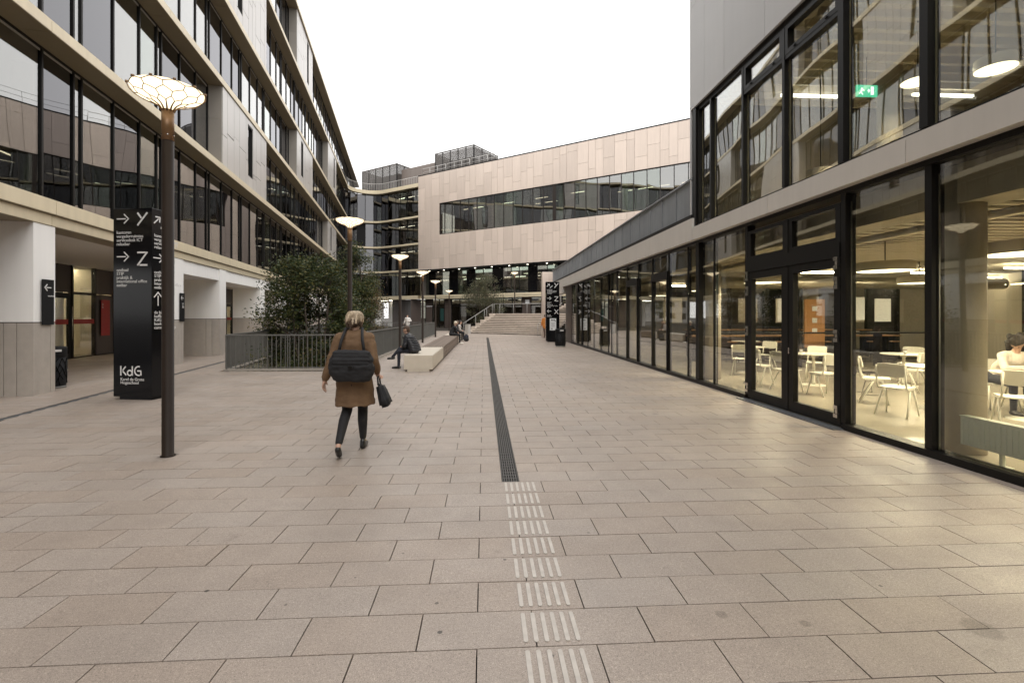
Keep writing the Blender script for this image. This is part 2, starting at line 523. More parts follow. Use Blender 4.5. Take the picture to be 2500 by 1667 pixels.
def copy_tree(o, parent=None):
    c = o.copy(); COL.objects.link(c); c.parent = parent
    for ch in o.children:
        copy_tree(ch, c)
    return c

def place(o, loc, rz=0.0, label=None, group=None):
    o.location = loc; o.rotation_euler = (0, 0, rz)
    if label: o['label'] = label
    if group: o['group'] = group
    return o

def text(parent, s, size, M4, mat='lettering', name='lettering', spacing=1.0, align='LEFT', ext=0.002, line=1.0, wide=1.0):
    cu = bpy.data.curves.new('t', 'FONT')
    cu.body = s; cu.size = size; cu.align_x = align; cu.space_line = line; cu.space_character = spacing
    cu.extrude = ext; cu.resolution_u = 3
    o = bpy.data.objects.new('t', cu); COL.objects.link(o)
    dg = bpy.context.evaluated_depsgraph_get()
    me = bpy.data.meshes.new_from_object(o.evaluated_get(dg))
    bpy.data.objects.remove(o); bpy.data.curves.remove(cu)
    me.materials.clear(); me.materials.append(MATS[mat])
    if wide != 1.0:
        me.transform(Matrix.Diagonal((wide, 1, 1, 1)))
    me.transform(M4)
    ob = bpy.data.objects.new(name, me); COL.objects.link(ob); ob.parent = parent
    return ob

def stroke(mb, a, b, w, t=0.004, plane=None):
    """flat bar from a to b (2D) in a plane given by a 4x4"""
    a = Vector(a); b = Vector(b); d = (b-a); L = d.length; ang = math.atan2(d.y, d.x)
    m = plane @ Matrix.Translation(((a.x+b.x)/2, (a.y+b.y)/2, 0)) @ Matrix.Rotation(ang, 4, 'Z')
    n = len(mb.v)
    for (x, y, z) in ((-.5,-.5,-.5),(.5,-.5,-.5),(.5,.5,-.5),(-.5,.5,-.5),(-.5,-.5,.5),(.5,-.5,.5),(.5,.5,.5),(-.5,.5,.5)):
        p = m @ Vector((x*L, y*w, z*t)); mb.v.append(tuple(p))
    mb.f += [tuple(n+i for i in q) for q in ((0,3,2,1),(4,5,6,7),(0,1,5,4),(1,2,6,5),(2,3,7,6),(3,0,4,7))]

# ================================================================== ground, pit, paving
PIT = [(-7.67, 14.95), (-4.15, 15.05), (-4.15, 41.0), (-12.1, 41.0)]
g = MB()
ZG = -0.045
def gq(*pts):
    n = len(g.v); g.v += [(p[0], p[1], ZG) for p in pts]; g.f.append(tuple(range(n, n+len(pts))))
gq((-4.15, -300), (300, -300), (300, 300), (-4.15, 300), (-4.15, 41.0), (-4.15, 15.05))
gq((-300, -300), (-4.15, -300), (-4.15, 15.05), (-7.67, 14.95), (-300, 14.95))
gq((-300, 14.95), (-7.67, 14.95), (-12.1, 41.0), (-300, 41.0))
gq((-300, 41.0), (-12.1, 41.0), (-4.15, 41.0), (-4.15, 300), (-300, 300))
ground = g.build('plaza_pavement', 'joint')
tag(ground, kind='structure')

pw = MB()
for i in range(4):
    a, b = PIT[i], PIT[(i+1) % 4]
    pw.quad((a[0], a[1], ZG), (b[0], b[1], ZG), (b[0], b[1], -3.4), (a[0], a[1], -3.4))
tag(pw.build('courtyard_retaining_wall', 'cafe_concrete'), kind='structure')
pf = MB().prism(PIT, -3.5, -3.4)
tag(pf.build('sunken_courtyard_ground', 'soil'), kind='structure')

def left_x(y):                      # front line of the left building
    return -9.2 - 0.166*(y - 10.5)
NL = Vector((0.9865, 0.1638, 0)); DL = Vector((-0.1638, 0.9865, 0)); RZL = math.atan2(DL.y, DL.x)
def LP(y, off=0.0, z=0.0):
    return Vector((left_x(y), y, z)) + NL*off
C0 = Vector((-8.97, 67.0, 0)); DC = Vector((0.806, -0.592, 0)); NC = Vector((-0.592, -0.806, 0)); RZC = math.atan2(DC.y, DC.x)
def CP(t, off=0.0, z=0.0):
    p = C0 + DC*t + NC*off; p.z = z; return p
# stairs: base line and rise direction
S0 = Vector((-1.3, 45.0, 0)); SD = Vector((0.783, -0.622, 0)); SN = Vector((0.622, 0.783, 0))

CX, CY, CA = 0.0, 0.0, R(3.31)
def in_view(x, y):
    d = x*math.sin(CA) + y*math.cos(CA); r = x*math.cos(CA) - y*math.sin(CA)
    return d > 0.6 and abs(r/d) < 1.09 and 1.65/d < 0.80
pav = []
GAP = 0.0034
row = -9
while True:
    y0 = 2.11 + 0.30*row; y1 = y0 + 0.30
    if y0 > 52: break
    ym = (y0+y1)/2
    xl = left_x(ym) - 5.0; xr = 5.19 if ym < 31 else 9.0
    par = row % 2
    x = -0.035 - 0.30*par + 0.60*math.floor((xl + 0.035 + 0.30*par)/0.60)
    while x < xr:
        segs = [(max(x, xl), min(x+0.60, xr))]
        def cut(lo, hi):
            global segs
            ns = []
            for (a, b) in segs:
                if b <= lo or a >= hi: ns.append((a, b)); continue
                if a < lo: ns.append((a, lo))
                if b > hi: ns.append((hi, b))
            segs = ns
        if y1 > 4.82 and y0 < 36.3: cut(0.180, 0.350)
        if y1 > 14.9 and y0 < 41.05:
            cut(-7.67 - 0.17*(ym-14.95) - 0.12, -4.05)
        sl = left_x(ym) + 1.15       # slot drain along the left building
        cut(sl - 0.075, sl + 0.075)
        for (a, b) in segs:
            if b - a < 0.03: continue
            mid = Vector(((a+b)/2, ym, 0))
            if (mid - S0).dot(SN) > 0.0 and (mid - S0).dot(SD) > -0.2: continue
            pav.append((a+GAP, b-GAP, y0+GAP, y1-GAP))
        x += 0.60
    row += 1
near = sorted([p for p in pav if in_view((p[0]+p[1])/2, (p[2]+p[3])/2)], key=lambda p: ((p[0]+p[1])/2)**2 + ((p[2]+p[3])/2)**2)[:298]
nearset = set(near)
for (a, b, c, d) in near:
    ub(ground, 'paver', 'paver', ((a+b)/2, (c+d)/2, -0.02 + random.uniform(-0.0012, 0.0012)), (b-a, d-c, 0.04),
       tilt=(random.uniform(-.002, .002), random.uniform(-.0015, .0015)))
rest = MB()
for p in pav:
    if p in nearset: continue
    a, b, c, d = p
    rest.box(((a+b)/2, (c+d)/2, -0.02 + random.uniform(-0.0010, 0.0010)), (b-a, d-c, 0.04))
tag(rest.build('paver_field', 'paver', ground), kind='stuff')

# line drain down the middle: channel, one grate after another
dr = thing('drainage_channel', 'long narrow iron drain grating running down the middle of the plaza', 'drain', (0.265, 4.76, 0), world_coords=True)
MB().box((0.265, 20.56, -0.034), (0.166, 31.5, 0.012)).build('channel_bed', 'backing', dr)
for s in (-1, 1):
    MB().box((0.265 + s*0.080, 20.56, -0.010), (0.008, 31.5, 0.020)).build('channel_edge', 'drain_iron', dr)
gm = MB()
for i in range(6):
    gm.box((-0.060 + i*0.024, 0.5, -0.012), (0.010, 0.99, 0.020))
for j in range(11):
    gm.box((0, 0.02 + j*0.096, -0.0125), (0.142, 0.014, 0.018))
gme = gm.mesh('grating', 'drain_iron')
for k in range(31):
    o = bpy.data.objects.new('grating', gme); COL.objects.link(o); o.parent = dr
    o.location = Vector((0.265, 4.81 + k*1.0, 0)) - dr.location

# guidance strips glued on the slabs ahead of the drain
tg = thing('tactile_guide', 'rows of six pale raised guidance bars leading to the drain grating', 'guide strip', (0.345, 3.3, 0), world_coords=True)
bm_ = MB()
n_ = 8
pts = []
for s in range(n_+1):
    t = math.pi*s/n_; pts.append((0.0115*math.cos(t), 0.109 + 0.0115*math.sin(t)))
for s in range(n_+1):
    t = math.pi + math.pi*s/n_; pts.append((0.0115*math.cos(t), -0.109 + 0.0115*math.sin(t)))
bm_.prism(pts, 0.0, 0.004)
bme = bm_.mesh('guidance_bar', 'tactile')
for r_ in range(-1, 9):
    for i in range(6):
        o = bpy.data.objects.new('guidance_bar', bme); COL.objects.link(o); o.parent = tg
        o.location = Vector((0.213 + i*0.0535, 2.11 + 0.30*r_ + 0.15, 0.0008)) - tg.location

# slot drain along the left building
sl = thing('slot_drain', 'straight grey steel slot drain along the left building', 'drain', tuple(LP(14, 1.15)), world_coords=True)
for y in np.arange(-6, 50, 2.0):
    p = LP(y+1.0, 1.15/0.9865*0.985, -0.010)
    ub(sl, 'slot_cover', 'slot_steel', p, (2.0/0.9865, 0.055, 0.012), RZL)
    for s in (-1, 1):
        q = p + NL*0.048*s
        ub(sl, 'slot_edge', 'slot_steel', (q.x, q.y, -0.008), (2.0/0.9865, 0.016, 0.018), RZL)

# ================================================================== left office building
lb = thing('office_building', 'tall office building with beige bands over white ground-floor piers', 'building', tuple(LP(20, -3)), world_coords=True)
def lseg(name, mat, y0, y1, o_out, o_in, z0, z1, parent=None):
    p = LP((y0+y1)/2, (o_out+o_in)/2, (z0+z1)/2)
    return ub(parent or lb, name, mat, p, ((y1-y0)/0.9865, abs(o_out-o_in), z1-z0), RZL)

# corner arc between the left and the centre building
RF = 2.85
def meet(o):
    # point where both front lines, moved o towards the court, cross
    A = np.array([[DL.x, -DC.x], [DL.y, -DC.y]])
    a = LP(10.5, o); b = CP(0, o)
    s = np.linalg.solve(A, [b.x-a.x, b.y-a.y])
    return a + DL*float(s[0])
QC = meet(RF)
A0, A1 = math.radians(189.4), math.atan2(0.806, 0.592)
def arc(off, n=14):
    r = RF - off
    return [Vector((QC.x + r*math.cos(A0+(A1-A0)*i/n), QC.y + r*math.sin(A0+(A1-A0)*i/n), 0)) for i in range(n+1)]
Y_TAN = arc(0)[0].y
T_TAN = (arc(0)[-1] - C0).dot(DC)

FL = [(4.12, 7.75), (8.0, 11.35), (11.6, 15.05), (15.3, 19.45), (19.7, 23.75)]
BANDS = [(7.75, 8.0), (11.35, 11.6), (15.05, 15.3), (19.45, 19.7)]
YB0 = -16.0
def band_run(z0, z1, y_start, y_end, o_out, o_in, step=5.4, name='fascia', mat='fascia'):
    y = y_start
    while y < y_end - 0.01:
        ye = min(y + step, y_end)
        lseg(name, mat, y + 0.006, ye - 0.006, o_out, o_in, z0, z1)
        lseg('soffit_shade', 'fascia_shade', y + 0.006, ye - 0.006, o_out-0.012, o_in+0.004, z0-0.012, z0-0.001)  # added thin plate, painted darker for the shade under the band
        y = ye
for (z0, z1) in BANDS:
    band_run(z0, z1, YB0, Y_TAN, 0.0, -0.62, 5.4)
    lseg('floor_slab', 'room_ceiling', YB0, Y_TAN+2, -0.63, -10.6, z0-0.12, z1-0.02)
band_run(23.75, 24.02, YB0, 85.5, 0.06, -0.62, 6.2, 'roof_edge')
lseg('roof_slab', 'roof_clad', YB0, 85.5, -0.63, -14.0, 23.7, 24.0)
# ground-floor band in two steps
band_run(3.82, 4.12, YB0, Y_TAN, 0.08, -0.62, 5.4)
band_run(3.58, 3.80, YB0, Y_TAN, 0.0, -0.62, 5.4, 'lower_fascia')
lseg('floor_slab', 'room_ceiling', YB0, Y_TAN+2, -0.63, -10.6, 3.72, 4.10)
# rooms: rear walls, cross walls, columns, ceiling lights
for k, (z0, z1) in enumerate(FL):
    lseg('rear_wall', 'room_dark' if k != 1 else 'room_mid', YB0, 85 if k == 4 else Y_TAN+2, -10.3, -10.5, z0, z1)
    for y in (-4, 9.5, 20.9, 28.2, 43, 57):
        lseg('cross_wall', 'room_mid', y, y+0.15, -2.6, -10.3, z0, z1-0.13)
    for y in np.arange(-3, 66, 7.1):
        p = LP(y+1.3, -1.5)
        o = MB().lathe([(0.2, z0), (0.2, z1-0.13)], 14).build('column', 'cafe_concrete', lb, True)
        o.location = Vector((p.x, p.y, 0)) - lb.location
for k, ofs, y0, y1 in ((0, -6.2, 8, 44), (0, -8.6, 10, 40), (1, -5.4, 28, 60), (1, -8.2, 30, 60), (2, -6.0, 44, 58), (3, -6.0, 56, 66)):
    z = FL[k][1] - 0.42
    for y in np.arange(y0, y1, 2.05):
        if random.random() < 0.22: continue
        lseg('ceiling_light', 'tube_light_dim', y, y+1.5, ofs, ofs-0.06, z, z+0.03)

# cladding blocks standing flush with the bands: floor -> list of (y0, y1, slot window)
BLOCKS = {1: [(21.2, 27.87, (24.6, 25.4)), (50.7, 56.9, (52.4, 53.2))],
          2: [(35.87, 42.0, (37.3, 38.1))],
          3: [(21.2, 27.87, (23.0, 23.8)), (50.7, 56.9, (54.8, 55.6))],
          4: [(35.87, 42.0, (39.6, 40.3))]}
for k, bl in BLOCKS.items():
    z0, z1 = FL[k]
    for (ya, yb, (wa, wb)) in bl:
        lseg('block_backing', 'backing', ya+0.05, wa, -0.11, -0.62, z0+0.002, z1-0.002)
        lseg('block_backing', 'backing', wb, yb-0.05, -0.11, -0.62, z0+0.002, z1-0.002)
        wz0, wz1 = z0 + 0.55, z1 - 0.28
        lseg('block_backing', 'backing', wa, wb, -0.11, -0.62, z0+0.002, wz0)
        lseg('block_backing', 'backing', wa, wb, -0.11, -0.62, wz1, z1-0.002)
        # columns of panels
        ys = [ya]
        ws = [0.55, 0.85, 0.75, 0.95, 0.9, 0.62]
        i = 0
        stops = [wa, wb, yb]
        while ys[-1] < yb - 1e-3:
            nxt = ys[-1] + ws[i % 6]; i += 1
            for s_ in stops:
                if ys[-1] < s_ - 1e-3 and nxt > s_ - 0.28:
                    nxt = s_; break
            ys.append(nxt)
        for a, b in zip(ys[:-1], ys[1:]):
            zs = [z0 + 0.004]
            if abs(a - wa) < 1e-3:
                spans = [(z0+0.004, wz0), (wz1, z1-0.004)]
            else:
                n_j = random.choice((1, 1, 2))
                cuts = sorted(random.uniform(z0+0.6, z1-0.6) for _ in range(n_j))
                e = [z0+0.004] + cuts + [z1-0.004]
                spans = list(zip(e[:-1], e[1:]))
            for (c, d) in spans:
                lseg('cladding_panel', 'panel_light', a+0.013, b-0.013, -0.05, -0.10, c+0.013, d-0.013)
        lseg('slot_window_pane', 'glass_office', wa+0.06, wb-0.06, -0.16, -0.18, wz0+0.06, wz1-0.06)
        for (a, b) in ((wa, wa+0.06), (wb-0.06, wb)):
            lseg('slot_window_frame', 'frame', a, b, -0.07, -0.22, wz0, wz1)
        for (c, d) in ((wz0, wz0+0.06), (wz1-0.06, wz1)):
            lseg('slot_window_frame', 'frame', wa+0.06, wb-0.06, -0.07, -0.22, c, d)
        # side returns facing along the street
        for yy, nm in ((ya, 'return_panel'), (yb, 'return_panel')):
            s_ = -1 if yy == ya else 1
            zm = z0 + (z1-z0)*0.58
            for (c, d) in ((z0+0.003, zm-0.004), (zm+0.004, z1-0.003)):
                lseg(nm, 'panel_return', yy + (0.004 if s_ < 0 else -0.045), yy + (0.045 if s_ < 0 else -0.004), -0.105, -0.66, c, d)

# window bands
GL = ['glass_office', 'glass_office_grey', 'glass_office', 'glass_office_green', 'glass_office']
def pane_run(k, y_list):
    z0, z1 = FL[k]
    zf0, zf1 = z0 + 0.07, z1 - 0.07
    for a, b in zip(y_list[:-1], y_list[1:]):
        w = b - a
        n_g = round((a - 11.7)/1.38)
        grey = (n_g % 2 == 0) if k == 0 else ((n_g % 4 in (0, 1)) if k == 1 else ((n_g*5 + k) % 7 in (0, 2, 5)))
        gm_ = 'glass_office_grey' if (grey and w > 0.5) else ('glass_office_green' if n_g % 5 == 3 else 'glass_office')
        lseg('window_pane', gm_, a+0.025, b-0.025, -0.640, -0.652, zf0, zf1)
    for a in y_list:
        lseg('mullion', 'frame', a-0.028, a+0.028, -0.60, -0.70, zf0, zf1)
    a, b = y_list[0], y_list[-1]
    lseg('sill_rail', 'frame', a, b, -0.61, -0.69, z0, zf0)
    lseg('head_rail', 'frame', a, b, -0.61, -0.69, zf1, z1)
for k in range(5):
    y_end = 85.0 if k == 4 else Y_TAN
    bl = sorted(BLOCKS.get(k, []))
    runs = []
    y = -6.2
    for (ya, yb, _) in bl:
        runs.append((y, ya)); y = yb
    runs.append((y, y_end))
    for (a, b) in runs:
        ys = [a]
        i = 0
        off0 = 11.70 + 0.0*k
        grid = []
        kk = math.ceil((a - off0)/1.38)
        while off0 + kk*1.38 < b:
            yy = off0 + kk*1.38
            if yy > 8.5 or kk % 2 == 0:
                grid.append(yy)
                if yy > 8.5 and (kk % 3) == 1: grid.append(yy - 0.31)
            kk += 1
        grid = sorted(v for v in grid if a + 0.2 < v < b - 0.2)
        if b > 45:                                  # far away: the narrow lights merge
            grid = [v for j, v in enumerate(grid) if v < 45 or j == 0 or v - grid[j-1] > 0.5]
        pane_run(k, [a] + grid + [b])
lseg('end_wall', 'room_dark', -16.0, -6.2, -0.60, -0.70, 4.12, 23.75)

# ground floor: piers, portal beams, recessed glass wall
PIERS = [(3.9, 4.5), (10.5, 11.13), (16.75, 17.4), (20.75, 21.48), (26.6, 27.4), (31.6, 32.4), (37.4, 38.2), (42.6, 43.4), (48.4, 49.2), (54, 54.8), (60, 60.8)]
for (a, b) in PIERS:
    lseg('pier', 'plaster', a, b, -0.02, -1.36, 1.515, 3.585)
    lseg('pier_joint', 'backing', a+0.012, b-0.012, -0.035, -1.34, 1.495, 1.515)
    lseg('pier_stone', 'stone', a, b-0.145, -0.02, -0.30, 0.0, 1.495)
    lseg('pier_stone', 'stone', b-0.135, b, -0.02, -0.30, 0.0, 1.495)
    lseg('pier_stone', 'stone', a, b, -0.31, -0.52, 0.0, 1.495)
    lseg('pier_stone', 'stone', a, b, -0.53, -1.36, 0.0, 1.495)
for (p0, p1) in zip(PIERS[2:-1], PIERS[3:]):
    lseg('portal_beam', 'plaster', p0[1], p1[0], -0.06, -1.30, 3.10, 3.584)
lseg('arcade_ceiling', 'ceiling_white', YB0, 66, -0.10, -9.5, 3.585, 3.62)
lseg('arcade_wall', 'panel_dark', 48.0, 71.0, -5.0, -5.2, 0.0, 3.58)
lseg('arcade_wall', 'plaster', 12.9, 13.0, -5.0, -1.4, 0.0, 3.58)
# recessed front: alternate brown panels and glass with doors
BW = -5.0
ARC = [(13.0, 0), (14.4, 2), (15.8, 2), (17.2, 0), (18.4, 0), (19.0, 1), (20.35, 2), (21.75, 0), (23.1, 2), (24.5, 2), (25.9, 0), (27.2, 2), (28.6, 1),
       (29.95, 2), (31.3, 0), (32.6, 2), (34.0, 2), (35.4, 0), (36.7, 1), (38.1, 2), (39.5, 0), (40.8, 2), (42.2, 2), (43.6, 0), (45.0, 2), (46.4, 0), (48.0, 0)]
for (yy, kind), (ye_, _k) in zip(ARC[:-1], ARC[1:]):
    w = ye_ - yy
    lseg('mullion', 'frame_brown', yy-0.035, yy+0.035, BW+0.05, BW-0.10, 0.0, 3.58)
    if kind == 0:
        lseg('wall_panel', 'panel_dark', yy+0.04, yy+w-0.04, BW, BW-0.05, 0.02, 2.50)
        lseg('wall_panel', 'panel_dark', yy+0.04, yy+w-0.04, BW, BW-0.05, 2.53, 3.57)
    elif kind == 1:
        lseg('wall_panel', 'panel_dark', yy+0.04, yy+w-0.04, BW, BW-0.05, 2.53, 3.57)
        lseg('door_frame', 'frame', yy+0.04, yy+0.22, BW+0.02, BW-0.06, 0.03, 2.50)
        lseg('door_frame', 'frame', yy+w-0.20, yy+w-0.04, BW+0.02, BW-0.06, 0.03, 2.50)
        lseg('door_frame', 'frame', yy+0.22, yy+w-0.20, BW+0.02, BW-0.06, 0.03, 0.20)
        lseg('door_frame', 'frame', yy+0.22, yy+w-0.20, BW+0.02, BW-0.06, 2.30, 2.50)
        lseg('door_pane', 'glass_cafe', yy+0.22, yy+w-0.20, BW-0.01, BW-0.022, 0.20, 2.30)
        lseg('red_band', 'red_vinyl', yy+0.22, yy+w-0.20, BW+0.004, BW-0.004, 1.32, 1.50)
        p = LP(yy+w-0.10, BW+0.08)
        o = MB().tube([(0, 0, 0.75), (0, 0, 2.0)], 0.018, 8).build('door_handle', 'steel', lb, True)
        o.location = Vector((p.x, p.y, 0)) - lb.location
    else:
        lseg('window_pane', 'glass_cafe', yy+0.04, yy+w-0.04, BW-0.01, BW-0.022, 0.06, 2.46)
        lseg('window_pane', 'glass_cafe', yy+0.04, yy+w-0.04, BW-0.01, BW-0.022, 2.56, 3.56)
        lseg('transom', 'frame_brown', yy+0.04, yy+w-0.04, BW+0.02, BW-0.06, 2.46, 2.56)
        lseg('red_band', 'red_vinyl', yy+0.04, yy+w-0.04, BW+0.004, BW-0.004, 1.32, 1.50)
lseg('plinth_rail', 'frame_brown', 13.0, 48.0, BW+0.03, BW-0.08, 0.0, 0.045)
lseg('shop_floor', 'cafe_floor', 13.0, 48.0, BW-0.10, -10.0, -0.04, 0.01)
lseg('shop_wall', 'room_light', 13.0, 48.0, -9.6, -9.8, 0.0, 3.58)
for y in (13.0, 22.5, 31.0, 40.0):
    lseg('shop_wall', 'room_light', y, y+0.15, BW-0.12, -9.6, 0.0, 3.58)
for y in np.arange(14, 47, 2.6):
    for o_ in (-6.2, -8.0):
        lseg('ceiling_light', 'cafe_tube', y, y+1.3, o_, o_-0.10, 3.50, 3.56)
for y in (16.2, 19.3, 24.2, 33, 41):
    lseg('counter', 'black_matt', y, y+1.2, -6.6, -7.2, 0.01, 0.95)
    lseg('wall_poster', 'red_vinyl', y+0.3, y+0.75, -9.55, -9.59, 1.1, 1.75)
for y in (20.95, 29.9):
    p = LP(y, -5.9)
    o = MB().lathe([(0.25, 0.01), (0.25, 3.58)], 20).build('column', 'plaster', lb, True)
    o.location = Vector((p.x, p.y, 0)) - lb.location

# ================================================================== centre building
cb = thing('panel_building', 'beige panel-clad building with long strip window behind the stairs', 'building', tuple(CP(10, -4)), world_coords=True)
def cseg(name, mat, t0, t1, o_out, o_in, z0, z1):
    return ub(cb, name, mat, CP((t0+t1)/2, (o_out+o_in)/2, (z0+z1)/2), (t1-t0, abs(o_out-o_in), z1-z0), RZC)
ZP0, ZP1, ZW0, ZW1 = 7.82, 20.6, 12.35, 16.5
T_COL = [0, 1.19, 2.42, 3.8, 4.59, 5.51, 6.8, 8.12, 8.91, 9.87, 11.1, 12.32, 13.19, 14.07, 15.34, 16.53, 17.39, 18.24, 19.52, 20.82, 21.7, 22.55, 23.84, 25.17, 26.02, 26.86, 28.14, 29.46, 30.29, 31.61, 32.91, 33.79, 34.65, 35.85]
while T_COL[-1] < 52:
    T_COL.append(T_COL[-1] + random.choice((0.85, 1.2, 1.3)))
T_END = T_COL[-1]
rp = random.Random(21)
for a, b in zip(T_COL[:-1], T_COL[1:]):
    spans = [(ZP0, ZP1)] if b <= 3.81 else [(ZP0, ZW0), (ZW1, ZP1)]
    for (lo, hi) in spans:
        h = hi - lo
        cuts = []
        z = lo + rp.uniform(0.8, 3.4)
        while z < hi - 0.6:
            cuts.append(z); z += rp.uniform(2.2, 4.0)
        e = [lo] + cuts + [hi]
        for c, d in zip(e[:-1], e[1:]):
            cseg('cladding_panel', 'panel_beige', a+0.012, b-0.012, 0.0, -0.05, c+0.011, d-0.011)
cseg('wall_backing', 'roof_clad', 0.02, 3.80, -0.055, -0.30, ZP0+0.01, ZP1-0.01)
cseg('wall_backing', 'roof_clad', 3.80, T_END, -0.055, -0.30, ZP0+0.01, ZW0)
cseg('wall_backing', 'roof_clad', 3.80, T_END, -0.055, -0.30, ZW1, ZP1-0.01)
cseg('side_wall', 'panel_beige', 0.0, 0.05, -0.06, -0.9, ZP0, ZP1)
cseg('roof_edge', 'frame', -0.02, T_END, 0.02, -0.40, ZP1, ZP1+0.12)
cseg('roof_slab', 'roof_clad', 0.0, T_END, -0.45, -12.0, ZP1-0.35, ZP1-0.05)
cseg('volume_soffit', 'black_matt', 0.0, T_END, -0.02, -3.0, ZP0-0.10, ZP0)
T_MUL = [3.8, 4.62, 5.87, 7.25, 8.62, 9.95, 11.33, 12.59, 13.98, 15.34, 16.67, 18.1, 19.49, 20.93, 22.12, 23.48, 24.81, 26.14, 27.54, 28.84, 30.16, 31.55, 32.88, 34.25, 35.61]
while T_MUL[-1] < T_END - 1.4:
    T_MUL.append(T_MUL[-1] + 1.36)
for a, b in zip(T_MUL[:-1], T_MUL[1:]):
    cseg('window_pane', random.choice(('glass_office', 'glass_office', 'glass_office_green')), a+0.03, b-0.03, -0.16, -0.172, ZW0+0.07, ZW1-0.07)
for i, a in enumerate(T_MUL):
    w = 0.03 if i not in (0, 13) else (0.12 if i == 0 else 0.20)
    cseg('mullion', 'frame_brown', a-w, a+w, -0.10, -0.24, ZW0+0.07, ZW1-0.07)
cseg('sill_rail', 'frame_brown', 3.8, T_END, -0.08, -0.25, ZW0, ZW0+0.07)
cseg('head_rail', 'frame_brown', 3.8, T_END, -0.08, -0.25, ZW1-0.07, ZW1)
# rooms behind the strip window
for (z0, z1) in ((ZW0-0.4, ZW0-0.02), (ZW1+0.02, ZW1+0.3)):
    cseg('floor_slab', 'room_ceiling', 0.1, T_END, -0.31, -8.0, z0, z1)
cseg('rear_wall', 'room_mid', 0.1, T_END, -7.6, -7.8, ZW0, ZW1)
for t in (6.6, 11.9, 21.3, 28.9, 36.5):
    o = MB().lathe([(0.30, ZW0), (0.30, ZW1)], 14).build('column', 'room_light', cb, True)
    o.location = Vector(CP(t, -1.1)) - Vector((cb.location.x, cb.location.y, 0))
for o_ in (-2.6, -5.0):
    for t in np.arange(5, 44, 2.4):
        if rp.random() < 0.5: continue
        cseg('ceiling_light', 'tube_light_dim', t, t+1.7, o_, o_-0.08, ZW1-0.62, ZW1-0.57)
for t in (15.5, 25.5, 33):
    cseg('cross_wall', 'room_mid', t, t+0.15, -3.2, -7.6, ZW0, ZW1)
# rounded corner and the glazed bay between it and the panels
def ring(name, mat, o_out, o_in, z0, z1, t_end):
    m = MB()
    po = arc(o_out) + [CP(t_end, o_out)]; pi_ = arc(o_in) + [CP(t_end, o_in)]
    for i in range(len(po)-1):
        a, b, c, d = po[i], po[i+1], pi_[i+1], pi_[i]
        for (p, q) in ((a, b), (c, d)):
            m.quad((p.x, p.y, z0), (q.x, q.y, z0), (q.x, q.y, z1), (p.x, p.y, z1))
        m.quad((a.x, a.y, z0), (d.x, d.y, z0), (c.x, c.y, z0), (b.x, b.y, z0))
        m.quad((a.x, a.y, z1), (b.x, b.y, z1), (c.x, c.y, z1), (d.x, d.y, z1))
    bmx = m.build(name, mat, cb)
    if mat == 'fascia':
        m2 = MB(); pa = arc(o_out-0.012) + [CP(t_end, o_out-0.012)]
        for i in range(len(pa)-1):
            a, b, c, d = pa[i], pa[i+1], pi_[i+1], pi_[i]
            m2.quad((a.x, a.y, z0-0.006), (d.x, d.y, z0-0.006), (c.x, c.y, z0-0.006), (b.x, b.y, z0-0.006))
        m2.build('soffit_shade', 'fascia_shade', cb)  # added curved plate carrying the painted underside shade
    return smooth_angle(bmx, 35)
for (z0, z1) in BANDS[:-1]:
    ring('curved_fascia', 'fascia', 0.0, -0.62, z0, z1, -0.01)
ring('curved_fascia', 'fascia', 0.0, -0.62, 19.25, 19.75, -0.01)
ring('curved_fascia', 'fascia', 0.05, -0.62, 3.88, 4.38, -0.01)
for k in range(4):
    z0, z1 = FL[k]
    z1 = min(z1, 19.25); z0 = 4.38 if k == 0 else z0
    pts = arc(-0.66, 7)
    pts += [CP(t, -0.66) for t in (-5.0, -4.05, -2.68, -1.6, -0.35)]
    for i in range(len(pts)-1):
        a, b = pts[i], pts[i+1]
        L_ = (b-a).length; rz = math.atan2(b.y-a.y, b.x-a.x); mid = (a+b)/2
        if k in (0, 1, 2) and i in (3, 8) and (i+k) % 2:
            ub(cb, 'dark_panel', 'black_matt', (mid.x, mid.y, (z0+z1)/2), (L_-0.05, 0.03, z1-z0-0.1), rz)
        else:
            ub(cb, 'window_pane', 'glass_office_grey' if i < 7 else random.choice(('glass_office', 'glass_office_green', 'glass_office')), (mid.x, mid.y, (z0+z1)/2), (L_-0.05, 0.012, z1-z0-0.1), rz)
    for p in pts:
        ub(cb, 'mullion', 'frame', (p.x, p.y, (z0+z1)/2), (0.055, 0.09, z1-z0), RZC)
    ring('corner_rear_wall', 'room_dark', -3.6, -3.8, z0, z1, -6.4)
    # rooms
    cseg('rear_wall', 'room_light' if k < 3 else 'room_mid', -6.4, 0.2, -4.6, -4.8, z0, z1)
    cseg('cross_wall', 'room_dark', -0.1, 0.05, -1.0, -4.6, z0, z1)
    cseg('cross_wall', 'room_dark', -6.4, -6.25, -1.2, -4.6, z0, z1)
    cseg('floor_slab', 'room_ceiling', -11.0, 0.2, -0.64, -4.8, z0-0.22, z0-0.03)
    for t in np.arange(-6, -1, 1.9):
        cseg('ceiling_light', 'tube_light', t, t+1.2, -2.2, -2.3, z1-0.5, z1-0.45)
        cseg('wall_poster', 'poster_mixed' if k % 2 else 'black_matt', t+0.3, t+0.95, -4.55, -4.59, z0+0.9, z0+2.0)
cseg('floor_slab', 'roof_clad', -16.0, 0.2, -0.64, -12.0, 19.2, 19.7)
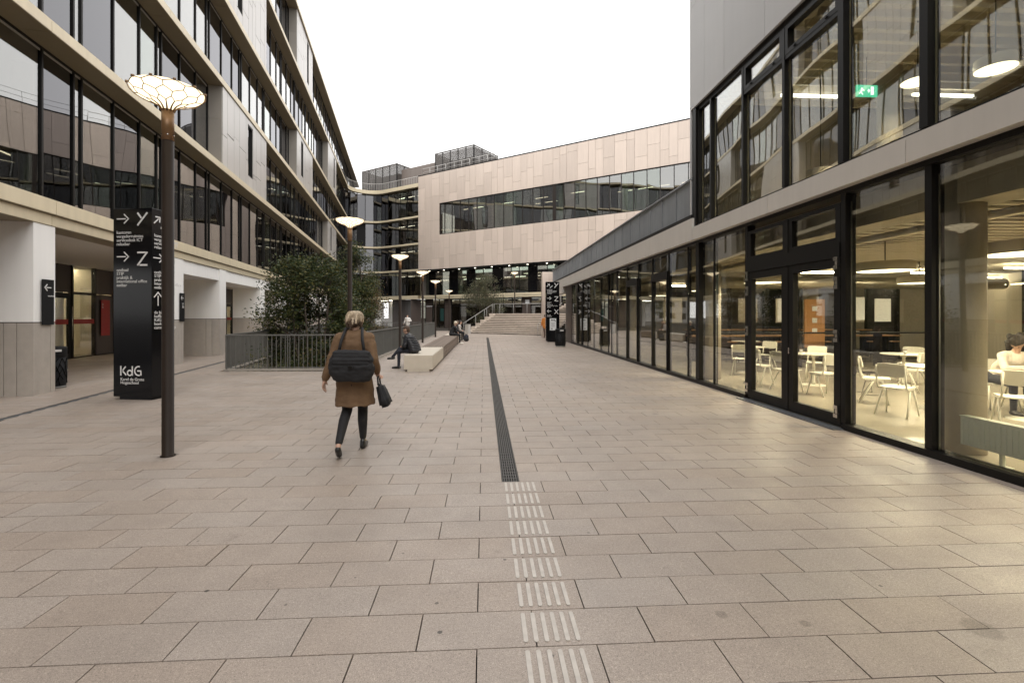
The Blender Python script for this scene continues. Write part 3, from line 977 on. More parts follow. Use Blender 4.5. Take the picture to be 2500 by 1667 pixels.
# terrace railing over the rounded corner
pts = arc(-0.12, 14) + [CP(-0.1, -0.12)]
rl = MB()
for z in (20.72,):
    rl.tube([(p.x, p.y, z) for p in pts], 0.03, 6)
rl.build('roof_railing', 'rail_light', cb, True)
acc = 0.0
for i in range(len(pts)-1):
    a, b = pts[i], pts[i+1]; L_ = (b-a).length
    n_b = max(1, round(L_/0.33))
    for j in range(n_b):
        p = a.lerp(b, j/n_b)
        ub(cb, 'railing_bar', 'rail_light', (p.x, p.y, 20.22), (0.02, 0.02, 0.96))
# straight handrail on the roof edge, thin wires further on
rw = MB()
for t0, t1 in ((0.2, 4.4), (4.6, 8.4), (8.6, 12.6), (12.8, 16.5)):
    rw.tube([CP(t0, -0.6, 20.7), CP(t0, -0.6, 21.75), CP(t1, -0.6, 21.75), CP(t1, -0.6, 20.7)], 0.035, 6)
    rw.tube([CP(t0, -0.6, 21.25), CP(t1, -0.6, 21.25)], 0.022, 6)
    for s in (0.33, 0.66):
        t = t0 + (t1-t0)*s
        rw.tube([CP(t, -0.6, 20.7), CP(t, -0.6, 21.75)], 0.025, 6)
rw.build('roof_handrail', 'rail_light', cb, True)
wr = MB()
for z in (21.35, 21.85):
    wr.tube([CP(16.5, -0.6, z), CP(T_END, -0.6, z)], 0.020, 5)
for t in np.arange(17, T_END, 4.5):
    wr.tube([CP(t, -0.6, 20.6), CP(t, -0.6, 21.86)], 0.014, 5)
wr.build('roof_wire', 'metal_grey', cb, True)
# plant enclosures with slatted screens and the clad wall between
def enclosure(t0, t1, o0, o1, z0, z1):
    for (ta, tb, oa, ob_) in ((t0, t1, o0, o0-0.08), (t0, t0+0.08, o0-0.08, o1), (t1-0.08, t1, o0-0.08, o1), (t0, t1, o1, o1-0.08)):
        along = tb - ta > 0.2
        cseg('screen_rail', 'louvre', ta, tb, oa, ob_, z1-0.18, z1)
        cseg('screen_rail', 'louvre', ta, tb, oa, ob_, z0, z0+0.15)
        z = z0 + 0.2
        while z < z1 - 0.25:
            cseg('screen_slat', 'louvre', ta+0.01, tb-0.01, oa-0.01, ob_+0.01, z, z+0.115); z += 0.155
    for t in np.linspace(t0, t1, 6):
        cseg('screen_post', 'frame', t-0.05, t+0.05, o0+0.03, o0-0.10, z0, z1-0.005)
    for o_ in np.linspace(o0, o1, 4):
        cseg('screen_post', 'frame', t1-0.10, t1+0.03, o_+0.05, o_-0.05, z0, z1-0.005)
    cseg('plant_unit', 'louvre', t0+1.0, t1-1.0, o0-1.2, o1+1.0, z0, z1-1.3)
enclosure(-21.0, -12.5, -8.0, -13.0, 19.7, 26.7)
enclosure(-3.2, 4.2, -7.0, -13.0, 20.3, 26.3)
for t in np.arange(-12.45, -3.3, 1.05):
    cseg('roof_cladding', 'roof_clad', t+0.01, t+1.04, -9.0, -9.1, 19.7, 25.8)
cseg('roof_door', 'frame_brown', -9.2, -7.4, -8.95, -9.02, 19.7, 21.9)

# under the hanging volume: first floor glazing, beige band, dark ground floor
T_UN = [-0.35, 0.6, 1.84, 3.03, 4.33, 5.75, 7.27, 8.61, 9.93, 11.41, 12.97, 14.2, 15.38, 16.67, 17.92, 19.3, 20.7, 22.1, 23.5, 25.0, 26.5, 28, 29.5, 31]
for i, (a, b) in enumerate(zip(T_UN[:-1], T_UN[1:])):
    if i in (1, 4, 6, 9, 13, 16, 19):
        cseg('dark_panel', 'black_gloss', a+0.03, b-0.03, -1.50, -1.53, 4.42, 7.70)
    else:
        cseg('window_pane', random.choice(('glass_office', 'glass_office_green')), a+0.03, b-0.03, -1.50, -1.512, 4.42, 7.70)
    cseg('mullion', 'frame', a-0.03, a+0.03, -1.46, -1.56, 4.40, 7.72)
cseg('rear_wall', 'room_mid', -0.3, 31, -6.8, -7.0, 4.3, 7.72)
cseg('floor_slab', 'room_ceiling', -0.3, 31, -1.55, -7.0, 4.0, 4.36)
for t in (5.6, 12.4, 20.2):
    o = MB().lathe([(0.28, 4.36), (0.28, 7.72)], 14).build('column', 'room_light', cb, True)
    o.location = Vector(CP(t, -2.2)) - Vector((cb.location.x, cb.location.y, 0))
for t in np.arange(1.0, 30, 2.1):
    if rp.random() < 0.25: continue
    cseg('ceiling_light', 'tube_light', t, t+1.5, -3.4, -3.5, 6.55, 6.60)
    if rp.random() < 0.5:
        cseg('ceiling_light', 'tube_light_dim', t, t+0.8, -5.4, -5.5, 7.1, 7.15)
for t in np.arange(1.5, 30, 2.6):
    o = MB().lathe([(0.09, 0), (0.09, 0.04)], 10).build('soffit_spot', 'spot_glow', cb)
    p = CP(t, -0.6); o.location = Vector((p.x, p.y, ZP0-0.15)) - cb.location
for t in np.arange(-0.1, 31, 4.4):
    cseg('fascia', 'fascia', t+0.005, min(t+4.395, 31), -0.95, -1.70, 4.15, 4.40)
    cseg('lower_fascia', 'fascia', t+0.005, min(t+4.395, 31), -1.00, -1.70, 3.90, 4.13)
T_GR = [-3.4, -2.2, -1.2, -0.1, 1.2, 2.4, 3.3, 4.6, 6.0, 7.5, 8.8, 10.2, 11.6, 13.0, 14.3, 15.7, 17.0, 18.4, 19.8, 21.2, 22.6, 24.0, 26.0, 28.0]
for i, (a, b) in enumerate(zip(T_GR[:-1], T_GR[1:])):
    if i in (0, 1, 3, 6, 11, 15, 18, 20):
        cseg('wall_panel', 'panel_dark', a+0.015, b-0.015, -1.60, -1.66, 0.0, 2.9)
        cseg('wall_panel', 'panel_dark', a+0.015, b-0.015, -1.60, -1.66, 2.92, 3.9)
    else:
        cseg('window_pane', 'glass_office', a+0.04, b-0.04, -1.60, -1.612, 0.05, 2.85)
        cseg('window_pane', 'glass_office', a+0.04, b-0.04, -1.60, -1.612, 2.95, 3.88)
        cseg('transom', 'frame', a+0.04, b-0.04, -1.56, -1.66, 2.85, 2.95)
    cseg('mullion', 'frame', a-0.04, a+0.04, -1.55, -1.67, 0.0, 3.9)
cseg('rear_wall', 'room_mid', -3.4, 28, -6.8, -7.0, 0.0, 3.9)
cseg('hall_floor', 'cafe_floor', -3.4, 28, -1.7, -7.0, -0.03, 0.02)
for t in np.arange(2.0, 27, 3.0):
    cseg('ceiling_light', 'tube_light_dim', t, t+1.4, -3.4, -3.5, 3.6, 3.65)
cseg('door_poster', 'poster_dark', 2.6, 3.2, -1.57, -1.59, 0.9, 2.6)
cseg('wall_notice', 'paper', 16.2, 16.75, -1.57, -1.59, 3.05, 3.55)
# dark curved wall at the mouth of the passage
cv = MB()
pts = [CP(-6.3, -1.2), CP(-4.2, -1.2)]
for i in range(9):
    s = i/8; pts.append(CP(-4.2 + 2.9*math.sin(s*math.pi/2), -1.2 + 2.6*(1-math.cos(s*math.pi/2))*0.0 - 0.0 + 1.3*s*s))
pts += [CP(-1.0, -1.6)]
for a, b in zip(pts[:-1], pts[1:]):
    cv.quad((a.x, a.y, 0), (b.x, b.y, 0), (b.x, b.y, 3.88), (a.x, a.y, 3.88))
smooth_angle(cv.build('curved_wall', 'panel_dark', cb), 30)
# passage through the building
cseg('passage_ceiling', 'fascia', -16.0, -6.0, -0.64, -12.0, 3.86, 4.0)
for (t, o_) in ((-8.0, -2.0), (-9.8, -1.0), (-8.0, -7.0), (-10.2, -7.0)):
    cseg('passage_pier', 'plaster', t, t+0.55, o_, o_-0.8, 0.0, 3.86)
for o_ in (-1.2, -3.2, -5.2, -7.2, -9.2):
    for t in (-8.9, -7.0):
        cseg('ceiling_light', 'tube_light', t, t+0.16, o_, o_-1.3, 3.80, 3.85)

# ================================================================== right building with the cafeteria
rb = thing('cafeteria_building', 'glass-fronted cafeteria building with grey panels above and zinc parapet', 'building', (9.0, 10.0, 0.0), world_coords=True)
def rbox(name, mat, x0, x1, y0, y1, z0, z1):
    return ub(rb, name, mat, ((x0+x1)/2, (y0+y1)/2, (z0+z1)/2), (abs(x1-x0), abs(y1-y0), abs(z1-z0)))
YE = 11.60
Y_SOUTH = -9.0
# ground-floor glazing
YM = [28.70, 28.2, 27.0, 25.65, 24.32, 22.94, 21.56, 20.26, 19.74, 18.93, 17.56, 16.23, 14.87, 13.52, 12.22, 11.57, 10.80, 9.35]
YM2 = [6.75, 5.40, 4.05, 2.70, 1.35, 0.0, -1.35, -2.70, -4.05, -5.40, -6.75]
rbox('sill_rail', 'frame', 5.17, 5.37, YM[-1], YM[0], 0.0, 0.085)
rbox('sill_rail', 'frame', 5.17, 5.37, YM2[-1], YM2[0], 0.0, 0.085)
rbox('head_rail', 'frame', 5.19, 5.37, YM2[-1], YM[0], 3.41, 3.478)
for lst in (YM, YM2):
    for a, b in zip(lst[:-1], lst[1:]):
        if (a, b) in ((27.0, 25.65), (17.56, 16.23), (14.87, 13.52)):
            rbox('window_pane', 'glass_cafe', 5.255, 5.267, b+0.09, a-0.09, 0.14, 2.68)
            rbox('window_pane', 'glass_cafe', 5.255, 5.267, b+0.09, a-0.09, 2.93, 3.40)
            rbox('transom', 'frame', 5.20, 5.34, b+0.03, a-0.03, 2.69, 2.92)
            for yy in (b+0.06, a-0.06):
                rbox('casement_frame', 'frame', 5.205, 5.33, yy-0.03, yy+0.03, 0.085, 2.69)
        else:
            rbox('window_pane', 'glass_cafe', 5.255, 5.267, b+0.028, a-0.028, 0.088, 3.408)
for yy in YM + YM2:
    w = 0.085 if yy in (11.57,) else (0.045 if yy in (6.75, 5.40, 9.35) else 0.030)
    rbox('mullion', 'frame', 5.20 if w > 0.03 else 5.242, 5.36 if w > 0.03 else 5.33, yy-(w if w > 0.03 else 0.026), yy+(w if w > 0.03 else 0.026), 0.086, 3.41)
# slim bright gaskets on the inner reveals
for yy in (10.80, 5.40, 6.75, 4.05):
    w = 0.055 if yy in (6.75, 5.40) else 0.03
    rbox('gasket', 'metal_grey', 5.27, 5.285, yy-w-0.014, yy-w-0.002, 0.09, 3.29)
# double door
dy0, dy1, dm = 6.805, 9.295, 8.05
rbox('door_transom', 'frame', 5.185, 5.365, dy0, dy1, 2.50, 2.72)
for (a, b), hy in (((dy0, dm-0.03), dy0+0.035), ((dm+0.03, dy1), dy1-0.035)):
    lf = MB()
    for (c, d) in ((a, a+0.13), (b-0.13, b)):
        lf.box((5.245, (c+d)/2, 1.2625), (0.09, d-c, 2.465))
    for (c, d) in ((0.03, 0.20), (2.36, 2.495)):
        lf.box((5.245, (a+b)/2, (c+d)/2), (0.088, b-a-0.26, d-c))
    leaf = lf.build('door', 'frame', rb)
    MB().box((5.246, (a+b)/2, 1.28), (0.012, b-a-0.26, 2.16)).build('door_pane', 'glass_cafe', leaf, loc=(0, 0, 0))
    for z in (0.24, 1.35, 2.13, 2.42):
        h = MB()
        h.box((5.185, hy, z), (0.05, 0.05, 0.055)).box((5.180, hy+0.012, z+0.062), (0.05, 0.085, 0.055)).box((5.180, hy+0.012, z-0.062), (0.05, 0.085, 0.055))
        h.build('hinge', 'steel', leaf, loc=(0, 0, 0))
    tl = MB()
    for (c, d) in ((a, a+0.10), (b-0.10, b)):
        tl.box((5.25, (c+d)/2, 3.01), (0.10, d-c, 0.58))
    for (c, d) in ((2.72, 2.80), (3.24, 3.30)):
        tl.box((5.25, (a+b)/2, (c+d)/2), (0.098, b-a-0.20, d-c))
    tlo = tl.build('toplight', 'frame', rb)
    MB().box((5.246, (a+b)/2, 3.02), (0.012, b-a-0.20, 0.44)).build('toplight_pane', 'glass_cafe', tlo, loc=(0, 0, 0))
rbox('door_meeting_post', 'frame', 5.19, 5.30, dm-0.03, dm+0.03, 0.03, 3.30)
rbox('lock_plate', 'steel', 5.185, 5.20, dm-0.075, dm-0.045, 1.00, 1.10)
rbox('door_threshold', 'slot_steel', 5.02, 5.19, dy0-0.1, dy1+0.1, 0.0, 0.018)
# bands
yb = [Y_SOUTH, -5.9, -3.05, -0.2, 2.65, 5.55, 8.40, 11.545]
for a, b in zip(yb[:-1], yb[1:]):
    rbox('fascia', 'fascia_grey', 5.06, 5.50, a+0.005, b-0.005, 3.48, 3.79)
yb = [11.555, 14.6, 17.4, 20.3, 23.2, 26.1, 29.0, 31.9, 36.2]
for a, b in zip(yb[:-1], yb[1:]):
    rbox('fascia', 'fascia_grey', 5.06, 5.50, a+0.005, b-0.005, 3.48, 4.02)
# zinc parapet in ribbed panels
zp = MB()
nr = 13; Lz = 0.98
prof = []
for i in range(nr*4):
    s = i/(nr*4)*Lz; ph = i % 4
    prof.append((s, 0.0 if ph in (0, 3) else 0.016))
prof.append((Lz, 0.0))
n0 = 0
for (s, dpt) in prof:
    zp.v += [(-dpt, s, 0.0), (-dpt, s, 0.86)]
for i in range(len(prof)-1):
    zp.f.append((2*i, 2*i+2, 2*i+3, 2*i+1))
zme = zp.mesh('zinc_panel', 'zinc')
yz = 11.72
while yz < 36.0:
    o = bpy.data.objects.new('zinc_panel', zme); COL.objects.link(o); o.parent = rb
    o.location = Vector((5.16, yz+0.015, 4.13)) - rb.location
    rbox('parapet_seam', 'zinc', 5.125, 5.18, yz-0.02, yz+0.014, 4.13, 4.985)
    yz += 1.02
rbox('parapet_core', 'zinc', 5.19, 5.35, 11.70, 36.1, 4.06, 4.99)
rbox('parapet_cap', 'zinc', 5.10, 5.40, 11.66, 36.2, 4.992, 5.03)
rbox('parapet_base', 'frame', 5.09, 5.40, 11.66, 36.2, 4.025, 4.128)
rbox('terrace_roof', 'roof_clad', 5.40, 20.0, 11.70, 36.1, 3.70, 4.10)
# upper storey: corner post, glazing, grey panels
rbox('corner_post', 'frame', 5.12, 5.45, 11.48, 11.66, 3.55, 6.68)
YU = [11.44, 10.80, 9.43, 8.10, 6.75, 5.42, 4.05, 2.70, 1.35, 0.0, -1.35, -2.7, -4.05, -5.4, -6.75, -8.1]
for a, b in zip(YU[:-1], YU[1:]):
    if a in (9.43, 8.10):
        rbox('window_pane', 'glass_upper', 5.23, 5.242, b+0.035, a-0.035, 3.86, 6.04)
        rbox('transom', 'frame', 5.17, 5.33, b+0.035, a-0.035, 6.04, 6.11)
        vf = MB()
        for (c, d, e, f_) in ((b+0.035, a-0.035, 6.11, 6.19), (b+0.035, a-0.035, 6.53, 6.60), (b+0.035, b+0.115, 6.19, 6.53), (a-0.115, a-0.035, 6.19, 6.53)):
            vf.box((5.2225, (c+d)/2, (e+f_)/2), (0.115, d-c, f_-e))
        vo = vf.build('vent_window', 'frame', rb)
        MB().box((5.236, (a+b)/2, 6.36), (0.012, a-b-0.23, 0.34)).build('vent_pane', 'glass_upper', vo, loc=(0, 0, 0))
        for yy_ in (b+0.30, a-0.30):
            MB().box((5.155, yy_, 6.15), (0.02, 0.05, 0.025)).build('vent_handle', 'frame', vo, loc=(0, 0, 0))
    else:
        rbox('window_pane', 'glass_upper', 5.23, 5.242, b+0.03, a-0.03, 3.86, 6.60)
for yy in YU:
    w = 0.055 if yy in (6.75, 5.42) else 0.033
    rbox('mullion', 'frame', 5.16, 5.32, yy-w, yy+w, 3.86, 6.60)
    rbox('gasket', 'fascia', 5.25, 5.265, yy-w-0.016, yy-w-0.002, 3.87, 6.59)
rbox('sill_rail', 'frame', 5.18, 5.32, YU[-1], YU[0], 3.795, 3.86)
rbox('head_rail', 'frame', 5.18, 5.32, YU[-1], YU[0], 6.60, 6.70)
yc = [11.70, 10.98, 10.05, 8.55, 7.20, 5.85, 4.5, 3.1, 1.7, 0.3, -1.2, -2.7, -4.2, -5.7, -7.2, -8.7]
for i, (a, b) in enumerate(zip(yc[:-1], yc[1:])):
    zs = [6.705, 11.2] if i % 3 else [6.705, 9.2, 11.2]
    for c, d in zip(zs[:-1], zs[1:]):
        rbox('cladding_panel', 'panel_gray', 5.10, 5.15, b+0.005, a-0.005, c+0.004, d-0.004)
rbox('wall_backing', 'backing', 5.155, 5.40, -8.7, 11.64, 6.705, 11.19)
rbox('end_wall', 'panel_gray', 5.10, 20.0, 11.705, 11.76, 4.12, 11.2)
rbox('upper_roof', 'roof_clad', 5.40, 20.0, -8.7, 11.70, 10.9, 11.15)
# interior shells
rbox('cafe_floor', 'cafe_floor', 5.37, 18.0, Y_SOUTH, 29.2, -0.05, 0.012)
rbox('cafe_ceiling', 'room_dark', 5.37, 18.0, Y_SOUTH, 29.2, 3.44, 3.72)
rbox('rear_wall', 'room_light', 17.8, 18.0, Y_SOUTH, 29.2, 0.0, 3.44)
rbox('rear_wall', 'room_mid', 5.5, 18.0, Y_SOUTH, Y_SOUTH+0.2, 0.0, 11.0)
rbox('side_wall', 'room_mid', 5.42, 18.0, 28.75, 28.9, 0.0, 3.44)
rbox('upper_floor', 'cafe_floor', 5.36, 18.0, -8.6, 11.60, 3.73, 3.79)
rbox('upper_ceiling', 'room_light', 5.45, 18.0, -8.6, 11.60, 6.95, 7.05)
rbox('upper_rear_wall', 'room_light', 13.0, 13.2, -8.6, 11.60, 3.79, 6.95)
rbox('upper_side_wall', 'room_mid', 5.5, 13.0, 11.45, 11.58, 3.79, 6.95)
for yy in np.arange(-8.3, 28.6, 0.27):
    rbox('ceiling_slat', 'cafe_slat', 6.3, 17.6, yy, yy+0.11, 3.06, 3.085)
for yy in np.arange(-8.2, 11.4, 0.34):
    rbox('upper_ceiling_slat', 'cafe_slat', 5.6, 12.9, yy, yy+0.06, 6.66, 6.80)
# concrete columns and edge beam
for (x, y, r) in ((5.80, 5.54, 0.20), (5.86, -1.3, 0.235), (9.9, 7.9, 0.26), (11.8, 16.9, 0.24), (5.9, 12.3, 0.235), (5.9, 19.1, 0.235), (9.9, 22.5, 0.24), (14.5, 11.0, 0.24), (14.0, 4.5, 0.26)):
    o = MB().lathe([(r, 0.012), (r, 3.44)], 28).build('column', 'cafe_concrete', rb, True)
    o.location = Vector((x, y, 0)) - rb.location
for (x, y) in ((8.4, 5.4), (8.4, 9.6), (8.4, 0.5)):
    o = MB().lathe([(0.22, 3.79), (0.22, 6.95)], 20).build('upper_column', 'cafe_concrete', rb, True)
    o.location = Vector((x, y, 0)) - rb.location
rbox('edge_beam', 'cafe_concrete', 5.62, 6.12, Y_SOUTH, 28.7, 2.98, 3.44)
MB().tube([(6.6, 15.4, 2.72), (17.5, 15.4, 2.72)], 0.19, 16).build('air_duct', 'duct', rb, True)
MB().tube([(6.25, -8, 2.88), (6.25, 28, 2.88)], 0.05, 8).build('conduit', 'duct', rb, True)
MB().tube([(6.45, -8, 2.95), (6.45, 28, 2.95)], 0.03, 8).build('conduit', 'frame', rb, True)
# rear glass screen of the cafe: dark posts with pale rooms behind, notices on the glass
for i, yy in enumerate(np.arange(-6, 28, 1.5)):
    rbox('screen_post', 'frame', 16.0, 16.12, yy-0.06, yy+0.06, 0.012, 3.05)
    if i % 5 == 1:
        rbox('screen_panel', 'backing', 16.02, 16.08, yy+0.08, yy+1.42, 0.012, 3.05)
    if i % 4 == 2:
        rbox('notice_sheet', 'room_light', 15.96, 15.99, yy+0.3, yy+0.95, 1.5, 2.4)
for i, xx in enumerate(np.arange(7.0, 17, 1.6)):
    rbox('screen_post', 'frame', xx-0.07, xx+0.07, 19.6, 19.72, 0.012, 3.05)
    if i in (1, 4):
        rbox('screen_panel', 'backing', xx+0.1, xx+1.5, 19.62, 19.68, 0.012, 3.05)
    else:
        rbox('notice_sheet', 'room_light', xx+0.35, xx+1.15, 19.56, 19.59, 1.35, 2.35)
rbox('pin_board', 'cork', 10.9, 11.6, 15.9, 15.96, 0.55, 2.2)
for z in (1.9, 1.5, 1.15):
    rbox('pinned_card', 'paper', 11.15, 11.32, 15.885, 15.90, z-0.1, z+0.06)
for (xx, zz) in ((9.5, 1.45), (11.9, 1.50), (12.8, 1.45)):
    rbox('notice_sheet', 'paper', xx, xx+0.55, 15.2, 15.22, zz, zz+0.75)
rbox('column_poster', 'black_matt', 9.62, 10.02, 7.60, 7.63, 1.35, 1.80)
for (yy, z0, z1, m_) in ((-3.0, 1.2, 2.2, 'poster_mixed'), (1.5, 1.3, 2.3, 'black_matt'), (5.0, 1.2, 2.0, 'poster_mixed'), (8.0, 1.3, 2.4, 'black_matt'), (12.5, 1.2, 2.1, 'paper')):
    rbox('wall_poster', m_, 15.93, 15.95, yy, yy+0.8, z0, z1)
rbox('serving_counter', 'wood', 13.2, 13.9, 1.0, 9.5, 0.012, 1.05)
rbox('counter_top', 'black_matt', 13.12, 13.95, 0.95, 9.55, 1.052, 1.09)
# linear lamps in the cafe and upstairs; rear cafe tubes added to brighten the back
for (x, y) in ((9, 18.4), (12, 18.4), (9.5, 14.0), (13, 14.0), (12.6, 10), (14.8, 7.0), (13, 3), (15, 18.4), (14.2, 12.4), (14.4, 9.4), (16.2, 15.6), (16.2, 6.0), (16.2, 10.6), (11.0, 20.6), (14.0, 20.6), (8.0, 20.8)):
    rbox('ceiling_light', 'cafe_tube', x, x+1.5, y, y+0.07, 2.92, 2.97)
for (x, y) in ((6.6, 10.4), (6.6, 3.4), (9.3, 3.0), (9.5, 10.2), (7.0, 6.6)):
    rbox('upper_ceiling_light', 'tube_light', x, x+1.4, y, y+0.06, 6.52, 6.57)
# upstairs: pale parapet, door leaf
rbox('inner_parapet', 'room_light', 10.0, 10.15, 2.0, 11.2, 3.79, 4.95)
rbox('inner_parapet', 'room_light', 6.8, 6.95, 8.7, 10.9, 3.79, 4.55)
rbox('inner_door', 'room_dark', 12.92, 12.98, 5.5, 7.2, 3.79, 6.0)
# dark end wall and covered opening towards the stairs
rbox('wall_panel', 'panel_dark', 5.22, 5.30, 28.73, 29.7, 0.0, 2.35)
rbox('wall_panel', 'panel_dark', 5.22, 5.30, 29.71, 30.75, 0.0, 2.35)
rbox('wall_panel', 'panel_dark', 5.22, 5.30, 28.73, 29.7, 2.36, 3.478)
rbox('wall_panel', 'panel_dark', 5.22, 5.30, 29.71, 30.75, 2.36, 3.478)
rbox('porch_wall', 'panel_dark', 5.30, 11.0, 30.70, 30.76, 0.0, 3.478)
rbox('porch_rear_wall', 'backing', 9.0, 9.2, 30.8, 38.0, 0.0, 3.478)
rbox('porch_ceiling', 'panel_dark', 5.50, 11.0, 28.9, 38.0, 3.45, 3.49)
rbox('porch_beam', 'fascia_grey', 5.07, 5.49, 31.0, 36.2, 3.10, 3.475)
for i in range(3):
    rbox('low_wall_block', 'stone', 5.7+0.02*i, 6.9, 33.0+i*0.02, 34.0, 0.0+i*0.36, 0.35+i*0.36)
rbox('end_pier', 'panel_beige', 4.42, 4.95, 36.6, 37.3, 0.0, 4.95)
rbox('end_pier', 'panel_beige', 4.96, 5.45, 36.6, 37.3, 0.0, 4.95)
rbox('end_roof', 'roof_clad', 5.40, 20.0, 36.1, 37.3, 3.5, 4.1)
# porch wall lamp
wl_ = thing('porch_lamp', 'small lit wall lamp hanging by the dark porch wall', 'lamp', (5.55, 31.6, 2.9))
MB().lathe([(0.05, 0), (0.05, 0.26)], 10).build('lamp_body', 'lamp_collar', wl_, True)
MB().lathe([(0.02, -0.13), (0.06, -0.09), (0.06, -0.03), (0.03, 0)], 12).build('bulb', 'spot_glow', wl_, True)
MB().tube([(0, 0, 0.26), (0, 0, 0.55)], 0.012, 6).build('stem', 'frame', wl_)

# exit sign upstairs
ex = thing('exit_sign', 'lit green emergency exit sign behind the upstairs glass', 'sign', (7.45, 9.05, 6.02))
MB().box((0, 0, 0), (0.42, 0.035, 0.22)).build('sign_box', 'exit_green', ex)
mm = MB()
pl = Matrix.Translation((0, -0.020, 0)) @ Matrix.Rotation(R(90), 4, 'X')
for a, b, w in (((-0.12, 0.05), (-0.10, 0.02), 0.03), ((-0.10, 0.03), (-0.13, -0.03), 0.03), ((-0.13, -0.03), (-0.09, -0.08), 0.022), ((-0.12, -0.03), (-0.17, -0.06), 0.022), ((-0.10, 0.02), (-0.06, 0.0), 0.018),
                ((0.10, -0.08), (0.10, 0.08), 0.06), ((0.0, 0.0), (0.05, 0.0), 0.02), ((0.05, 0.0), (0.02, 0.035), 0.02), ((0.05, 0.0), (0.02, -0.035), 0.02)):
    stroke(mm, a, b, w, 0.004, pl)
mm.build('pictogram', 'exit_white', ex)
MB().tube([(0, 0, 0.11), (0, 0, 0.66)], 0.008, 5).build('hanger', 'frame', ex)

# pendant drum lamps
def disc_lamp(x, y, z, r, label, power, top):
    t = thing('pendant_lamp', label, 'lamp', (x, y, z), group='round pendant lamps in the cafeteria')
    MB().lathe([(r, 0.0), (r, 0.16), (r*0.97, 0.17)], 32, cap0=False).build('lamp_shade', 'cafe_slat', t, True)
    MB().lathe([(0.001, -0.006), (r*0.97, 0.0), (r*0.97, 0.012)], 32, cap0=False).build('diffuser', 'disc_light', t, True)
    MB().tube([(0, 0, 0.16), (0, 0, top-z)], 0.01, 6).build('cord', 'frame', t)
    ld = bpy.data.lights.new('pendant_light', 'AREA'); ld.shape = 'DISK'; ld.size = r*1.8; ld.energy = power; ld.color = (1.0, 0.85, 0.59)
    lo = bpy.data.objects.new('pendant_light', ld); COL.objects.link(lo); lo.parent = t; lo.location = (0, 0, -0.03)
    return t
CAFE_W = 140
for (x, y, l) in ((7.5, 6.3, 'round pendant lamp over the table behind the concrete column'), (7.7, 8.9, 'round pendant lamp right of the cafeteria door'),
                  (7.3, 12.3, 'round pendant lamp seen through the left door leaf'), (11.5, 12.2, 'round pendant lamp deep in the cafeteria near the pin board'),
                  (11.6, 8.2, 'round pendant lamp near the rear notices'), (12.2, 4.2, 'round pendant lamp at the far right of the cafeteria'),
                  (7.6, 16.4, 'round pendant lamp behind the third window left of the door'), (7.6, 20.6, 'round pendant lamp behind the middle of the long glazing'),
                  (7.6, 25.0, 'round pendant lamp nearest the dark end wall'), (7.4, 2.2, 'round pendant lamp nearest the right edge of the view')):
    disc_lamp(x, y, 2.50, 0.47, l, CAFE_W if y < 13.5 else CAFE_W*0.22, 3.44)
for (x, y, z, l) in ((8.0, 7.15, 5.5, 'bright round lamp hanging in the upper storey'), (7.8, 8.3, 5.85, 'second bright lamp hanging upstairs beside the thick mullion'), (7.2, 10.0, 4.6, 'low round lamp behind the upstairs window above the door')):
    disc_lamp(x, y, z, 0.26, l, 45, 6.95)

# building across the plaza behind the viewer, seen only mirrored in the glass
ob_ = thing('rear_building', 'brown office building closing the plaza behind the viewer', 'building', (-2.0, -34.0, 0))
MB().box((0, -5, 8), (70, 10, 16)).build('wall', 'panel_return', ob_)
for k in range(4):
    MB().box((0, 0.03, 3.7 + k*3.9), (70, 0.25, 0.35)).build('fascia', 'fascia', ob_)
    for i in range(17):
        ub(ob_, 'window', 'black_gloss', (-33 + i*4.1, 0.02, 1.75 + k*3.9), (3.2, 0.10, 2.7))

# ================================================================== stairs, upper plaza
st = thing('stone_stairs', 'wide flight of pale stone steps at the end of the plaza', 'stairs', tuple(S0), world_coords=True)
RZS = math.atan2(SD.y, SD.x)
NS, RISE, TREAD = 12, 0.1525, 0.35
rs = random.Random(5)
for k in range(NS):
    s = 0.0
    while s < 8.6:
        L_ = min(rs.uniform(1.3, 2.1), 8.6 - s)
        if 8.6 - s - L_ < 0.5: L_ = 8.6 - s
        p = S0 + SD*(s + L_/2) + SN*(k*TREAD + 0.26)
        ub(st, 'step_block', 'step_stone', (p.x, p.y, (k+1)*RISE - 0.0475), (L_-0.010, 0.52, 0.095), RZS)
        s += L_
    p = S0 + SD*4.3 + SN*(k*TREAD + 0.33)
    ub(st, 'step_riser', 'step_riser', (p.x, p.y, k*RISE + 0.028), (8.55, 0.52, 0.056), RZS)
TL = S0 + SN*(NS*TREAD - 0.05); TR = TL + SD*14
ZU = NS*RISE
up = MB().prism([(TL.x, TL.y), (TR.x, TR.y), (38, 26), CP(46, -1.75).to_tuple()[:2], CP(18.2, -1.75).to_tuple()[:2]], ZG, ZU-0.004)
tag(up.build('upper_terrace_pavement', 'concrete_floor'), kind='structure')
